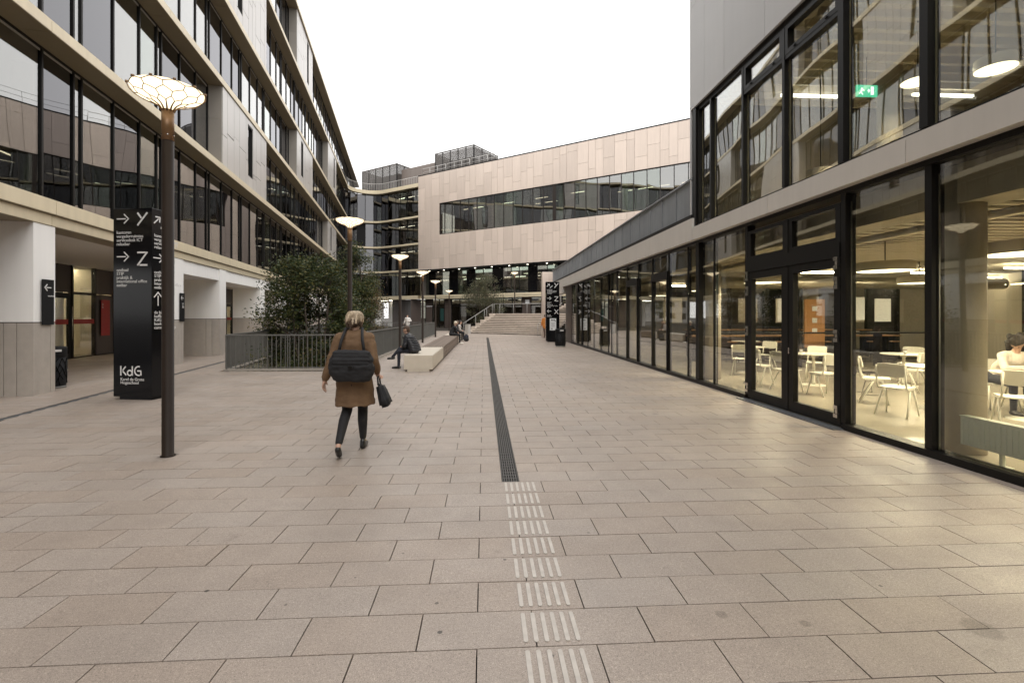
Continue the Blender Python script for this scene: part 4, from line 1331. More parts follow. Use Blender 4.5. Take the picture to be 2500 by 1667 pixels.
# cheek blocks left of the stairs
for k in range(0, NS, 2):
    p = S0 - SD*0.28 + SN*(k*TREAD + 0.45)
    ub(st, 'cheek_block', 'step_stone', (p.x, p.y, (k*RISE+0.32)/2), (0.5, 0.72, k*RISE + 0.32), RZS)
def rail(name, label, pts, posts, r=0.027):
    t = thing(name, label, 'handrail', tuple(pts[0]), world_coords=True)
    m = MB().tube(pts, r, 8); m.build('top_rail', 'rail_mid', t, True)
    for (p, z0) in posts:
        MB().tube([(p.x, p.y, z0), (p.x, p.y, p.z)], r*0.9, 6).build('post', 'rail_mid', t, True)
    return t
def z3(p, z): return Vector((p.x, p.y, z))
hb = S0 - SD*0.55 - SN*0.3; ht = S0 - SD*0.55 + SN*NS*TREAD
rail('handrail', 'sloping steel handrail left of the stone steps', [z3(hb, 0.92), z3(ht, ZU+0.95)],
     [(z3(hb.lerp(ht, s), 0.92 + s*(ZU+0.03)), max(0, s*ZU-0.1)) for s in (0.02, 0.09, 0.4, 0.7, 0.78, 0.98)])
la = TL + SN*0.2 - SD*0.5; lc = TL + SN*1.6 + SD*4.4
rail('handrail', 'level steel railing along the landing above the steps', [z3(la, ZU+0.98), z3(lc, ZU+0.98)],
     [(z3(la.lerp(lc, s), ZU+0.98), ZU) for s in (0.0, 0.12, 0.4, 0.68, 0.98)])
ld_ = lc + SD*0.1; le = lc + SD*2.6 + SN*0.6
rail('handrail', 'short steel railing rising to the right behind the pale pier', [z3(ld_, ZU+1.0), z3(le, ZU+2.1)],
     [(z3(ld_.lerp(le, s), ZU+1.0+s*1.1), ZU+s*1.0) for s in (0.05, 0.35, 0.65, 0.95)])
us = thing('upper_stairs', 'short upper flight of steps rising behind the pale pier', 'stairs', tuple(lc), world_coords=True)
for k in range(7):
    p = lc + SD*(1.6 + k*0.33*0.9) + SN*0.6
    ub(us, 'step_block', 'step_stone', (p.x, p.y, ZU + (k+0.5)*RISE/1.0 - 0.02), (0.40, 3.2, RISE), RZS)
hr0 = Vector((4.30, 38.7, 0)); hr1 = hr0 + SN*3.6 + SD*0.2
rail('handrail', 'sloping steel handrail at the right end of the stone steps', [z3(hr0, 0.9), z3(hr1, ZU+0.9)], [(z3(hr0, 0.9), 0.0), (z3(hr0.lerp(hr1, .5), 0.9+ZU/2), ZU/2)])

# ================================================================== railings round the sunken courtyard
def fence(label, a, b, spacing=0.13, h=1.08, name='railing'):
    a = Vector((a[0], a[1], 0)); b = Vector((b[0], b[1], 0)); d = (b-a); L_ = d.length; d.normalize(); rz = math.atan2(d.y, d.x)
    t = thing(name, label, 'railing', tuple(a), world_coords=True, group='railings round the sunken courtyard')
    m = (a+b)/2
    ub(t, 'top_rail', 'rail_grey', (m.x, m.y, h-0.02), (L_+0.04, 0.055, 0.040), rz)
    ub(t, 'bottom_rail', 'rail_grey', (m.x, m.y, 0.085), (L_, 0.035, 0.014), rz)
    ub(t, 'base_kerb', 'stone', (m.x, m.y, 0.02), (L_+0.12, 0.13, 0.06), rz)
    n = int(L_/spacing)
    for i in range(n+1):
        p = a.lerp(b, i/n)
        ub(t, 'baluster', 'rail_grey', (p.x, p.y, (h+0.05)/2), (0.010, 0.045, h-0.07), rz)
    n = max(2, int(L_/1.7))
    for i in range(n+1):
        p = a.lerp(b, i/n)
        ub(t, 'post', 'rail_grey', (p.x, p.y, (h-0.04)/2), (0.014, 0.055, h-0.04), rz)
    return t
fence('grey metal railing facing the viewer in front of the leafy tree', PIT[0], PIT[1])
fence('long grey metal railing running back beside the lamp posts', (-4.15, 15.06), (-4.15, 41.0), 0.135)
fence('grey metal railing slanting back on the arcade side of the tree', (-7.70, 15.0), (-12.1, 41.0), 0.15)
fence('far pale railing closing off the sunken courtyard', (-12.0, 41.0), (-4.2, 41.0), 0.13)

# ================================================================== bench
bn = thing('long_bench', 'long low bench of pale concrete blocks and wooden slats', 'bench', (-1.93, 14.4, 0), world_coords=True)
BX0, BX1, BH = -2.35, -1.51, 0.475
def bench_block(y0, y1):
    m = MB()
    b = bmesh.new()
    bmesh.ops.create_cube(b, size=1.0)
    for v in b.verts:
        v.co = ((BX0+BX1)/2 + v.co.x*(BX1-BX0), (y0+y1)/2 + v.co.y*(y1-y0), 0.055 + (v.co.z+0.5)*(BH-0.055))
    bmesh.ops.bevel(b, geom=list(b.edges), offset=0.012, segments=2, affect='EDGES')
    me = bpy.data.meshes.new('concrete_block'); b.to_mesh(me); b.free(); me.materials.append(MATS['bench_concrete'])
    o = bpy.data.objects.new('concrete_block', me); COL.objects.link(o); o.parent = bn; o.location = -bn.location
    MB().box(((BX0+BX1)/2, (y0+y1)/2, 0.028), (BX1-BX0-0.20, y1-y0-0.004, 0.056)).build('plinth', 'bench_concrete', bn)
def bench_slats(y0, y1):
    for i in range(11):
        x = BX0 + 0.035 + i*(BX1-BX0-0.07)/10
        ub(bn, 'seat_slat', 'wood_bench', (x, (y0+y1)/2, BH-0.012), (0.048, y1-y0, 0.045))
    for s in (BX0+0.018, BX1-0.018):
        for j in range(5):
            ub(bn, 'side_slat', 'wood_bench', (s, (y0+y1)/2, 0.105 + j*0.075), (0.032, y1-y0, 0.052))
    ub(bn, 'inner_frame', 'backing', ((BX0+BX1)/2, (y0+y1)/2, 0.22), (BX1-BX0-0.12, y1-y0-0.05, 0.40))
bench_block(14.40, 18.2); bench_slats(18.21, 28.95); bench_block(28.96, 33.6); bench_slats(33.61, 36.6)

# ================================================================== street lamps
def make_lamp():
    t = thing('street_lamp', 'street lamp', 'street lamp')
    MB().lathe([(0.078, 0.0), (0.078, 0.010), (0.0625, 0.012), (0.0625, 3.78)], 28).build('post', 'bronze', t, True)
    col_ = MB().lathe([(0.0645, 3.70), (0.0645, 4.06)], 28).build('collar', 'lamp_collar', t, True)
    bo = MB()
    for i in range(6):
        a = 2*math.pi*i/6
        bo.box((0.066*math.cos(a), 0.066*math.sin(a), 3.76), (0.012, 0.012, 0.012), a)
    bo.build('bolts', 'steel', col_)
    def prof(s):
        P = [(0.062, 4.045), (0.070, 4.075), (0.108, 4.112), (0.182, 4.148), (0.265, 4.180), (0.336, 4.216), (0.376, 4.256), (0.382, 4.290)]
        u = s*(len(P)-1); i = min(int(u), len(P)-2); f_ = u-i
        return (P[i][0]*(1-f_)+P[i+1][0]*f_, P[i][1]*(1-f_)+P[i+1][1]*f_)
    n = 11
    def node(i, s, half):
        r, z = prof(s); a = 2*math.pi*(i + (0.5 if half else 0))/n
        return Vector((r*math.cos(a), r*math.sin(a), z))
    lt = MB()
    A, B, C_, D, E, F = 0.36, 0.47, 0.60, 0.72, 0.86, 1.0
    def seg(i0, s0, h0, i1, s1, h1, r, k=4):
        a0 = (i0 + (0.5 if h0 else 0)); a1 = (i1 + (0.5 if h1 else 0))
        pts = []
        for q in range(k+1):
            f_ = q/k; rr, z = prof(s0+(s1-s0)*f_); an = 2*math.pi*(a0+(a1-a0)*f_)/n
            pts.append((rr*math.cos(an), rr*math.sin(an), z))
        lt.tube(pts, r, 5)
    for i in range(n):
        seg(i, 0.0, False, i, A, False, [0.011, 0.010, 0.009, 0.007, 0.006], 4)
        seg(i, A, False, i, B, True, 0.0044); seg(i+1, A, False, i, B, True, 0.0044)
        seg(i, B, True, i, C_, True, 0.0044, 2)
        seg(i, C_, True, i, D, False, 0.0044); seg(i, C_, True, i+1, D, False, 0.0044)
        seg(i, D, False, i, E, False, 0.0044, 2)
        seg(i, E, False, i, F, True, 0.0048); seg(i+1, E, False, i, F, True, 0.0048)
        p = node(i, F, True)
        lt.box((p.x, p.y, p.z+0.004), (0.026, 0.026, 0.022), 2*math.pi*(i+.5)/n)
    dp = [(prof(s)[0]*0.972 - 0.006, prof(s)[1]+0.004) for s in np.linspace(0.02, 1, 18)]
    dp += [(0.32, 4.306), (0.17, 4.316), (0.001, 4.318)]
    df_ = MB().lathe(dp, 44).build('diffuser', 'lamp_glow', t, True)
    lt.build('lattice', 'lattice', df_, True)
    return t
lamp0 = make_lamp()
LX = -3.70
LAMPS = [((-3.71, 5.93, 0), 'nearest tall street lamp in front of the black sign column'),
         ((LX, 13.65, 0), 'second street lamp, rising behind the walking person in the brown coat'),
         ((LX, 21.7, 0), 'third street lamp, just behind the seated person in the black puffer jacket'),
         ((LX, 29.6, 0), 'fourth street lamp counted from the viewer along the railing'),
         ((LX, 37.4, 0), 'fifth street lamp, near the far end of the railing'),
         ((LX, 52.0, 0), 'farthest street lamp on the lower plaza, left of the airy tree'),
         ((3.2, 50.5, ZU), 'small street lamp standing on the terrace above the stairs')]
for i, (p, l) in enumerate(LAMPS):
    o = lamp0 if i == 0 else copy_tree(lamp0)
    place(o, p, 0.35*i, l, 'street lamps on the plaza')

# ================================================================== sign columns
def arrow_strokes(m, pl, cx, cy, s, ang, w):
    ca, sa = math.cos(ang), math.sin(ang)
    def rot(p): return (cx + s*(p[0]*ca - p[1]*sa), cy + s*(p[0]*sa + p[1]*ca))
    stroke(m, rot((-0.5, 0)), rot((0.22, 0)), w, 0.004, pl)
    stroke(m, rot((0.08, 0.34)), rot((0.47, -0.02)), w, 0.004, pl); stroke(m, rot((0.08, -0.34)), rot((0.47, 0.02)), w, 0.004, pl)
def stair_icon(m, pl, cx, cy, s, w):
    arrow_strokes(m, pl, cx-0.05*s, cy+0.1*s, s*0.85, R(45), w)
    p = [(0.35, -0.55), (0.35, -0.40), (0.55, -0.40), (0.55, -0.22), (0.75, -0.22), (0.75, -0.02), (0.95, -0.02)]
    for a, b in zip(p[:-1], p[1:]):
        stroke(m, (cx+a[0]*s, cy+a[1]*s), (cx+b[0]*s, cy+b[1]*s), w*0.8, 0.004, pl)
def big(m, pl, ch, cx, cy, h, w):
    k = h
    S = {'Y': [((-0.40, 0.45), (-0.08, 0.05)), ((0.42, 0.45), (-0.40, -0.5))],
         'Z': [((-0.42, 0.47), (0.28, 0.47)), ((0.42, 0.50), (-0.40, -0.50)), ((-0.22, -0.47), (0.42, -0.47))],
         'X': [((-0.42, 0.5), (0.42, -0.5)), ((0.42, 0.5), (0.06, 0.07)), ((-0.06, -0.07), (-0.42, -0.5))]}[ch]
    for a, b in S:
        stroke(m, (cx+a[0]*k, cy+a[1]*k), (cx+b[0]*k, cy+b[1]*k), w, 0.004, pl)
def logo(m, pl, x, y, h, w):
    def s(a, b): stroke(m, (x+a[0]*h, y+a[1]*h), (x+b[0]*h, y+b[1]*h), w, 0.004, pl)
    s((0.05, 0), (0.05, 1)); s((0.27, 0.55), (0.62, 0.95)); s((0.27, 0.47), (0.68, 0.04))
    def ring_(cx, cy, r, a0, a1, n=14):
        for i in range(n):
            t0 = a0+(a1-a0)*i/n; t1 = a0+(a1-a0)*(i+1)/n
            s((cx+r*math.cos(t0), cy+r*math.sin(t0)), (cx+r*math.cos(t1)*1.0, cy+r*math.sin(t1)))
    ring_(1.10, 0.28, 0.27, 0, 2*math.pi); s((1.40, 0.0), (1.40, 1.0))
    ring_(2.15, 0.50, 0.47, R(75), R(285)); s((1.98, 0.50), (2.45, 0.50)); s((2.41, 0.46), (2.41, 0.02))
def totem(label, loc, rz, kind):
    t = thing('sign_column', label, 'sign', loc, rz, 'black wayfinding columns')
    W, D_, H = 0.84, 0.48, 3.74
    b = bmesh.new(); bmesh.ops.create_cube(b, size=1.0)
    for v in b.verts: v.co = (v.co.x*W, v.co.y*D_ + D_/2, 0.06 + (v.co.z+0.5)*(H-0.06))
    bmesh.ops.bevel(b, geom=list(b.edges), offset=0.006, segments=1, affect='EDGES')
    me = bpy.data.meshes.new('column_body'); b.to_mesh(me); b.free(); me.materials.append(MATS['black_gloss'])
    o = bpy.data.objects.new('column_body', me); COL.objects.link(o); o.parent = t
    MB().box((0.04, D_/2, 0.03), (W-0.14, D_-0.06, 0.06)).build('foot', 'black_matt', t)
    F = Matrix.Translation((0, -0.003, 0)) @ Matrix.Rotation(R(90), 4, 'X')
    G = Matrix.Translation((W/2+0.003, 0, 0)) @ Matrix.Rotation(R(90), 4, 'Z') @ Matrix.Rotation(R(90), 4, 'X')
    m = MB()
    L0 = -W/2 + 0.075
    if kind == 'near':
        arrow_strokes(m, F, -0.205, 3.54, 0.27, 0, 0.022); big(m, F, 'Y', 0.215, 3.535, 0.26, 0.034)
        arrow_strokes(m, F, -0.205, 2.80, 0.27, 0, 0.022); big(m, F, 'Z', 0.215, 2.755, 0.26, 0.034)
        text(o, 'kantoren\nvergaderruimtes\nservicedesk ICT\nrelaxbar', 0.088, F @ Matrix.Translation((L0, 3.245, 0)), line=0.86)
        text(o, 'onthaal\nSTIP\npraktijk &\ninternational office\neetbar', 0.088, F @ Matrix.Translation((L0, 2.51, 0)), line=0.84)
        logo(m, F, L0+0.085, 0.475, 0.185, 0.026)
        text(o, 'Karel de Grote\nHogeschool', 0.083, F @ Matrix.Translation((L0+0.085, 0.375, 0)), line=0.80, wide=1.0)
        stair_icon(m, G, 0.13, 3.50, 0.24, 0.022)
        text(o, 'kantoren\nvergaderruimtes\nservicedesk ICT\nrelaxbar', 0.088, G @ Matrix.Translation((0.05, 3.19, 0)), line=0.86)
        arrow_strokes(m, G, 0.15, 2.78, 0.24, 0, 0.022)
        text(o, 'onthaal\nSTIP\npraktijk &\ninternational office\neetbar', 0.088, G @ Matrix.Translation((0.05, 2.47, 0)), line=0.84)
        arrow_strokes(m, G, 0.14, 1.98, 0.28, R(90), 0.022)
        text(o, 'de bib\nkoffiebar\nKdG-shop\nboek &\ncursusverkoop', 0.088, G @ Matrix.Translation((0.05, 1.68, 0)), line=0.84)
    else:
        stair_icon(m, F, -0.26, 3.50, 0.28, 0.030); big(m, F, 'Y', 0.23, 3.52, 0.30, 0.036)
        text(o, 'kantoren\nvergaderruimtes\nservicedesk ICT\nrelaxbar', 0.088, F @ Matrix.Translation((L0, 3.22, 0)), line=0.86)
        arrow_strokes(m, F, -0.22, 2.72, 0.27, 0, 0.028); big(m, F, 'Z', 0.23, 2.68, 0.28, 0.036)
        text(o, 'onthaal\nSTIP\npraktijk &\ninternational office\neetbar', 0.088, F @ Matrix.Translation((L0, 2.44, 0)), line=0.84)
        arrow_strokes(m, F, -0.22, 1.92, 0.27, R(180), 0.028); big(m, F, 'X', 0.23, 1.88, 0.28, 0.036)
        text(o, 'de bib\nkoffiebar', 0.088, F @ Matrix.Translation((L0, 1.64, 0)), line=0.84)
        nt_ = MB().box((0.02, -0.006, 1.10), (0.40, 0.006, 0.74)).build('notice', 'paper', t)
        k = MB()
        for (x, z, w, h) in ((-0.06, 1.36, 0.05, 0.10), (0.02, 1.35, 0.06, 0.07), (0.10, 1.37, 0.04, 0.09), (0.15, 1.31, 0.06, 0.05)):
            k.box((x, -0.011, z), (w, 0.003, h))
        for q in range(6):
            k.box((0.02, -0.011, 1.20 - q*0.05), (0.26 - 0.03*(q % 3), 0.003, 0.010))
        k.box((-0.05, -0.011, 0.83), (0.09, 0.003, 0.05))
        k.build('notice_print', 'black_matt', nt_)
    m.build('pictograms', 'lettering', o)
    return t
totem('tall black sign column with arrows, letters Y and Z and the school name', (-6.86, 9.90, 0), R(-10.2), 'near')
totem('distant black sign column with letters Y, Z and X and a paper notice', (4.27, 30.0, 0), R(-3), 'far')

# plates on the piers
def pier_plate(label, y, w, h, z, lines):
    p = LP(y, 0.0)
    t = thing('direction_plate', label, 'sign', (p.x, p.y, z), RZL)
    # local -y side looks to the court
    MB().box((0, -0.012, 0), (w, 0.02, h)).build('plate', 'black_matt', t)
    F = Matrix.Translation((0, -0.024, 0)) @ Matrix.Rotation(R(90), 4, 'X')
    m = MB()
    arrow_strokes(m, F, -0.02, h/2-0.17, 0.20, R(180), 0.022)
    m.build('pictogram', 'lettering', t)
    text(t, lines, 0.040, F @ Matrix.Translation((-0.02, h/2-0.36, 0)), line=0.9)
    return t
pier_plate('black plate with a left arrow on the nearest white pier', 10.86, 0.34, 0.96, 1.93, 'lokaal 01.01')
pier_plate('black plate with lines of text on the pier behind the lamp post', 17.22, 0.34, 0.96, 1.93, 'onthaal\nSTIP\neetbar\nkantoren\nrelaxbar')
rp_ = thing('red_shop_sign', 'red upright sign panel beside the glass doors under the arcade', 'sign', tuple(LP(22.40, BW+0.03)), RZL)
MB().box((0.0, -0.02, 1.55), (0.62, 0.012, 1.5)).build('panel', 'red_vinyl', rp_)
text(rp_, 'St\nSt', 0.12, Matrix.Translation((-0.26, -0.028, 2.08)) @ Matrix.Rotation(R(90), 4, 'X'))

# ================================================================== litter bins
def make_bin():
    t = thing('litter_bin', 'litter bin', 'litter bin')
    MB().lathe([(0.265, 0.0), (0.265, 0.045)], 36, sy=0.86).build('base_ring', 'rail_grey', t, True)
    MB().lathe([(0.262, 0.046), (0.268, 0.08), (0.270, 0.70)], 36, sy=0.86).build('liner', 'black_matt', t, True)
    lat = MB(); rr = random.Random(3)
    nodes = []
    for r_ in range(6):
        for i in range(15):
            a = 2*math.pi*(i + (0.5 if r_ % 2 else 0) + rr.uniform(-.22, .22))/15
            nodes.append((a, 0.09 + r_*0.118 + rr.uniform(-.02, .02)))
    def P(a, z): return (0.276*math.cos(a), 0.276*0.862*math.sin(a), z)
    for r_ in range(5):
        for i in range(15):
            a0, z0 = nodes[r_*15+i]
            for di in ((0, 14) if r_ % 2 == 0 else (0, 1)):
                a1, z1 = nodes[(r_+1)*15 + (i+di) % 15]
                d = (a1-a0+math.pi) % (2*math.pi) - math.pi
                if rr.random() < 0.82:
                    lat.tube([P(a0+d*q/2, z0+(z1-z0)*q/2) for q in range(3)], [0.011, 0.007, 0.011], 4)
    lat.build('leaf_lattice', 'black_gloss', t)
    MB().lathe([(0.276, 0.70), (0.284, 0.71), (0.284, 0.90), (0.276, 0.93), (0.20, 0.945), (0.12, 0.93)], 36, sy=0.86).build('lid', 'black_matt', t, True)
    MB().box((0, -0.243, 0.855), (0.20, 0.012, 0.05)).build('label_strip', 'lettering', t)
    return t
bin0 = make_bin()
place(bin0, (4.06, 25.6, 0), R(8), 'black litter bin in front of the far black sign column', 'black litter bins with leaf pattern')
place(copy_tree(bin0), (LP(11.62, -0.45).x, 11.62, 0), R(60), 'black patterned litter bin behind the nearest white pier', 'black litter bins with leaf pattern')
gb = thing('waste_box', 'pale grey box-shaped bin at the foot of the stairs', 'litter bin', (-1.45, 44.0, 0), R(-38))
MB().box((0, 0, 0.42), (0.36, 0.36, 0.84)).build('body', 'rail_light', gb)
MB().box((0, 0, 0.865), (0.39, 0.39, 0.05)).build('lid', 'metal_grey', gb)
ib = thing('intercom_box', 'small black box fixed to the side of the nearest pier', 'intercom', (LP(10.46, -0.93).x, LP(10.46, -0.93).y, 1.19), RZL)
MB().box((-0.03, 0, 0), (0.05, 0.09, 0.32)).build('housing', 'black_matt', ib)
MB().box((-0.06, 0, 0.05), (0.008, 0.06, 0.10)).build('button_panel', 'frame', ib)

# ================================================================== cafeteria furniture
def make_chair(mat='white_chair'):
    t = thing('cafe_chair', 'white cafeteria chair', 'chair')
    def slab(name, w, d, th, M4, bend=0.0):
        b = bmesh.new(); bmesh.ops.create_grid(b, x_segments=8, y_segments=6, size=0.5)
        for v in b.verts:
            x, y = v.co.x, v.co.y
            k = 1.0 - 0.10*(abs(2*y)**4)*(abs(2*x)**2)
            v.co = (x*w*k, y*d*(1.0-0.08*(abs(2*x)**4)), bend*(2*x)**2)
        ret = bmesh.ops.extrude_face_region(b, geom=list(b.faces))
        for v in [e for e in ret['geom'] if isinstance(e, bmesh.types.BMVert)]: v.co.z -= th
        bmesh.ops.recalc_face_normals(b, faces=list(b.faces))
        me = bpy.data.meshes.new(name); b.to_mesh(me); b.free(); me.transform(M4); me.materials.append(MATS[mat])
        o = bpy.data.objects.new(name, me); COL.objects.link(o); o.parent = t
        return smooth_angle(o, 50)
    slab('seat', 0.42, 0.42, 0.016, Matrix.Translation((0, 0.02, 0.46)), 0.010)
    slab('backrest', 0.42, 0.22, 0.014, Matrix.Translation((0, -0.245, 0.745)) @ Matrix.Rotation(R(100), 4, 'X'), -0.03)
    for s in (-1, 1):
        MB().tube([(s*0.185, 0.10, 0.44), (s*0.225, 0.20, 0.0)], [0.017, 0.013], 8).build('leg', mat, t, True)
        MB().tube([(s*0.185, -0.02, 0.44), (s*0.225, -0.25, 0.0)], [0.017, 0.013], 8).build('leg', mat, t, True)
        MB().tube([(s*0.195, 0.12, 0.435), (s*0.20, -0.14, 0.44), (s*0.20, -0.20, 0.47), (s*0.20, -0.225, 0.56), (s*0.198, -0.262, 0.83)], 0.0135, 8).build('back_tube', mat, t, True)
    return t
def make_table():
    t = thing('cafe_table', 'white round cafeteria table', 'table')
    MB().lathe([(0.44, 0.722), (0.455, 0.732), (0.455, 0.738), (0.44, 0.745)], 40).build('table_top', 'white_chair', t, True)
    MB().lathe([(0.045, 0.02), (0.035, 0.10), (0.032, 0.66), (0.09, 0.721)], 16).build('pedestal', 'white_chair', t, True)
    MB().lathe([(0.27, 0.0), (0.27, 0.008), (0.05, 0.022)], 32).build('foot_plate', 'white_chair', t, True)
    return t
FZ = 0.0125
table0 = make_table()
TABLES = [((7.95, 8.10), 'white round table right of the cafeteria door behind the thick mullion'), ((8.55, 7.15), 'white round table where the woman in the pale jumper sits'),
          ((9.8, 10.8), 'white round table further back, right of the door'), ((7.75, 11.0), 'white round table seen through the right door leaf'),
          ((7.6, 13.6), 'white round table seen through the left door leaf'), ((9.2, 16.6), 'white round table nearest the silver air duct')]
for i, ((x, y), l) in enumerate(TABLES):
    place(table0 if i == 0 else copy_tree(table0), (x, y, FZ), 0.3*i, l, 'white round cafeteria tables')
chair0 = make_chair()
CH = [((6.80, 7.62), -62, 'nearest white chair with its back to the glass right of the door'), ((7.35, 8.72), -130, 'white chair tucked behind the nearest chair at the same table'),
      ((8.55, 8.55), 150, 'white chair on the far side of the table behind the thick mullion'),
      ((7.72, 6.62), -35, 'white chair just right of the concrete column'), ((8.95, 6.45), 30, 'white chair at the right edge of the view beside the radiator'),
      ((6.95, 9.55), 5, 'white chair with its back to the right door leaf'), ((6.62, 10.25), -78, 'white chair at the middle of the double door, side on'),
      ((6.55, 11.2), -70, 'white chair in the left door leaf, facing right'), ((8.35, 11.75), 140, 'white chair on the far side of the table in the doorway'),
      ((7.05, 12.9), -40, 'white chair deeper in the left door leaf'), ((9.3, 10.0), 15, 'white chair before the table at the back right'), ((10.5, 11.4), 120, 'white chair beyond the table at the back right'),
      ((8.5, 14.2), 120, 'white chair beside the table nearest the high bench')]
for i, ((x, y), a, l) in enumerate(CH):
    place(chair0 if i == 0 else copy_tree(chair0), (x, y, FZ), R(a), l, 'white cafeteria chairs')
def cup(x, y, label):
    t = thing('cup', label, 'cup', (x, y, FZ+0.7455))
    MB().lathe([(0.026, 0.0), (0.038, 0.09), (0.034, 0.09), (0.024, 0.006)], 16, cap1=True).build('cup_body', 'paper', t, True)
    MB().lathe([(0.040, 0.088), (0.040, 0.098), (0.030, 0.104)], 16).build('cup_lid', 'brown_cloth', t, True)
cup(7.72, 8.0, 'paper cup on the table right of the door'); cup(7.55, 11.15, 'paper cup on the table seen through the right door leaf')
cup(8.35, 7.0, 'paper cup in front of the woman in the pale jumper'); cup(9.65, 10.6, 'paper cup on the table further back')
# wire chair
wc = thing('wire_chair', 'dark wire chair with sled legs behind the door post', 'chair', (8.0, 9.7, FZ), R(-100))
w_ = MB()
for i in range(9):
    z = 0.50 + i*0.035
    w_.tube([(-0.20+0.004*i, -0.20-0.014*i, z), (0, -0.235-0.014*i, z), (0.20-0.004*i, -0.20-0.014*i, z)], 0.004, 5)
for i in range(9):
    x = -0.2 + i*0.05
    w_.tube([(x, 0.2, 0.45), (x, -0.16, 0.44), (x*0.95, -0.22, 0.50), (x*0.9, -0.32, 0.79)], 0.004, 5)
w_.build('wire_shell', 'frame', wc)
for s in (-1, 1):
    MB().tube([(s*0.19, 0.14, 0.44), (s*0.22, 0.22, 0.008), (s*0.22, -0.24, 0.008), (s*0.19, -0.10, 0.44)], 0.007, 6).build('sled_leg', 'frame', wc)
# high tables and stools
def bar_table(label, x0, x1, y, z, mat, w=0.55):
    t = thing('high_table', label, 'table', ((x0+x1)/2, y, FZ))
    L_ = x1-x0
    MB().box((0, 0, z-0.02), (L_, w, 0.04)).build('table_top', mat, t)
    for s in np.linspace(-L_/2+0.15, L_/2-0.15, 4):
        MB().box((s, 0, (z-0.04)/2), (0.06, w-0.1, z-0.04)).build('leg', 'frame', t)
    MB().box((0, 0, 0.25), (L_-0.4, 0.04, 0.04)).build('stretcher', 'frame', t)
bar_table('long black high table across the cafeteria', 7.2, 15.5, 14.95, 1.10, 'frame', 0.4)
bar_table('long wooden table behind the black high table', 7.4, 15.2, 17.2, 0.92, 'wood', 0.7)
bar_table('wooden counter further back before the dark screens', 8.0, 15.6, 18.9, 1.08, 'wood', 0.5)
def make_stool():
    t = thing('bar_stool', 'dark bar stool', 'stool')
    MB().lathe([(0.16, 0.70), (0.17, 0.715), (0.16, 0.73)], 20).build('seat', 'wood', t, True)
    for i in range(4):
        a = R(45+90*i)
        MB().tube([(0.10*math.cos(a), 0.10*math.sin(a), 0.70), (0.21*math.cos(a), 0.21*math.sin(a), 0.0)], 0.011, 6).build('leg', 'frame', t)
    m = MB(); m.tube([(0.165*math.cos(R(45+90*i)), 0.165*math.sin(R(45+90*i)), 0.28) for i in range(4)], 0.008, 5, closed=True); m.build('foot_ring', 'frame', t)
    return t
ORD = ['first', 'second', 'third', 'fourth', 'fifth', 'sixth', 'seventh', 'eighth', 'ninth']
st0 = make_stool()
for i, x in enumerate(np.linspace(7.8, 14.6, 9)):
    place(st0 if i == 0 else copy_tree(st0), (x, 16.45, FZ), 0.2*i, ORD[i] + ' dark bar stool from the left in the row before the wooden table', 'bar stools at the wooden table')
# radiator
ra = thing('radiator', 'pale green panel radiator standing inside the right-hand glass', 'radiator', (5.56, 4.45, FZ))
MB().box((0, 0, 0.315), (0.10, 1.72, 0.32)).build('body', 'radiator', ra)
for i in range(30):
    ub(ra, 'rib', 'radiator', (-0.055, -0.83 + i*0.0572, 0.315), (0.016, 0.026, 0.27))
for y in (0.45, -0.6):
    MB().tube([(0, y, 0.16), (0, y, 0.0)], 0.025, 8).build('foot', 'radiator', ra)
    MB().box((0, y, 0.006), (0.16, 0.10, 0.012)).build('foot_plate', 'radiator', ra)
MB().box((0, 0, 0.481), (0.11, 1.74, 0.012)).build('top_grille', 'radiator', ra)

# ================================================================== trees and shrubs
def leaf_mesh(name, mat, centers, size, rng, up_bias=0.35, spread=1.0):
    """one mesh of many small folded leaves round the given points"""
    n = len(centers)
    c = np.array(centers)
    d = rng.normal(size=(n, 3)); d[:, 2] *= 0.55; d[:, 2] -= 0.15
    d /= np.linalg.norm(d, axis=1)[:, None]
    nrm = rng.normal(size=(n, 3)); nrm[:, 2] += 1.2*up_bias*3
    s = np.cross(d, nrm); s /= (np.linalg.norm(s, axis=1)[:, None] + 1e-6)
    L_ = size*rng.uniform(0.65, 1.35, n)[:, None]; W = L_*rng.uniform(0.38, 0.55, n)[:, None]
    up_ = np.cross(s, d)
    v0 = c; v1 = c + d*L_*0.5 + s*W*0.5 + up_*W*0.15; v2 = c + d*L_; v3 = c + d*L_*0.5 - s*W*0.5 + up_*W*0.15
    verts = np.stack([v0, v1, v2, v3], 1).reshape(-1, 3)
    idx = np.arange(n)*4
    tri = np.concatenate([np.stack([idx, idx+1, idx+2], 1), np.stack([idx, idx+2, idx+3], 1)])
    me = bpy.data.meshes.new(name)
    me.from_pydata(verts.tolist(), [], tri.tolist())
    me.materials.append(MATS[mat]); me.update()
    return me

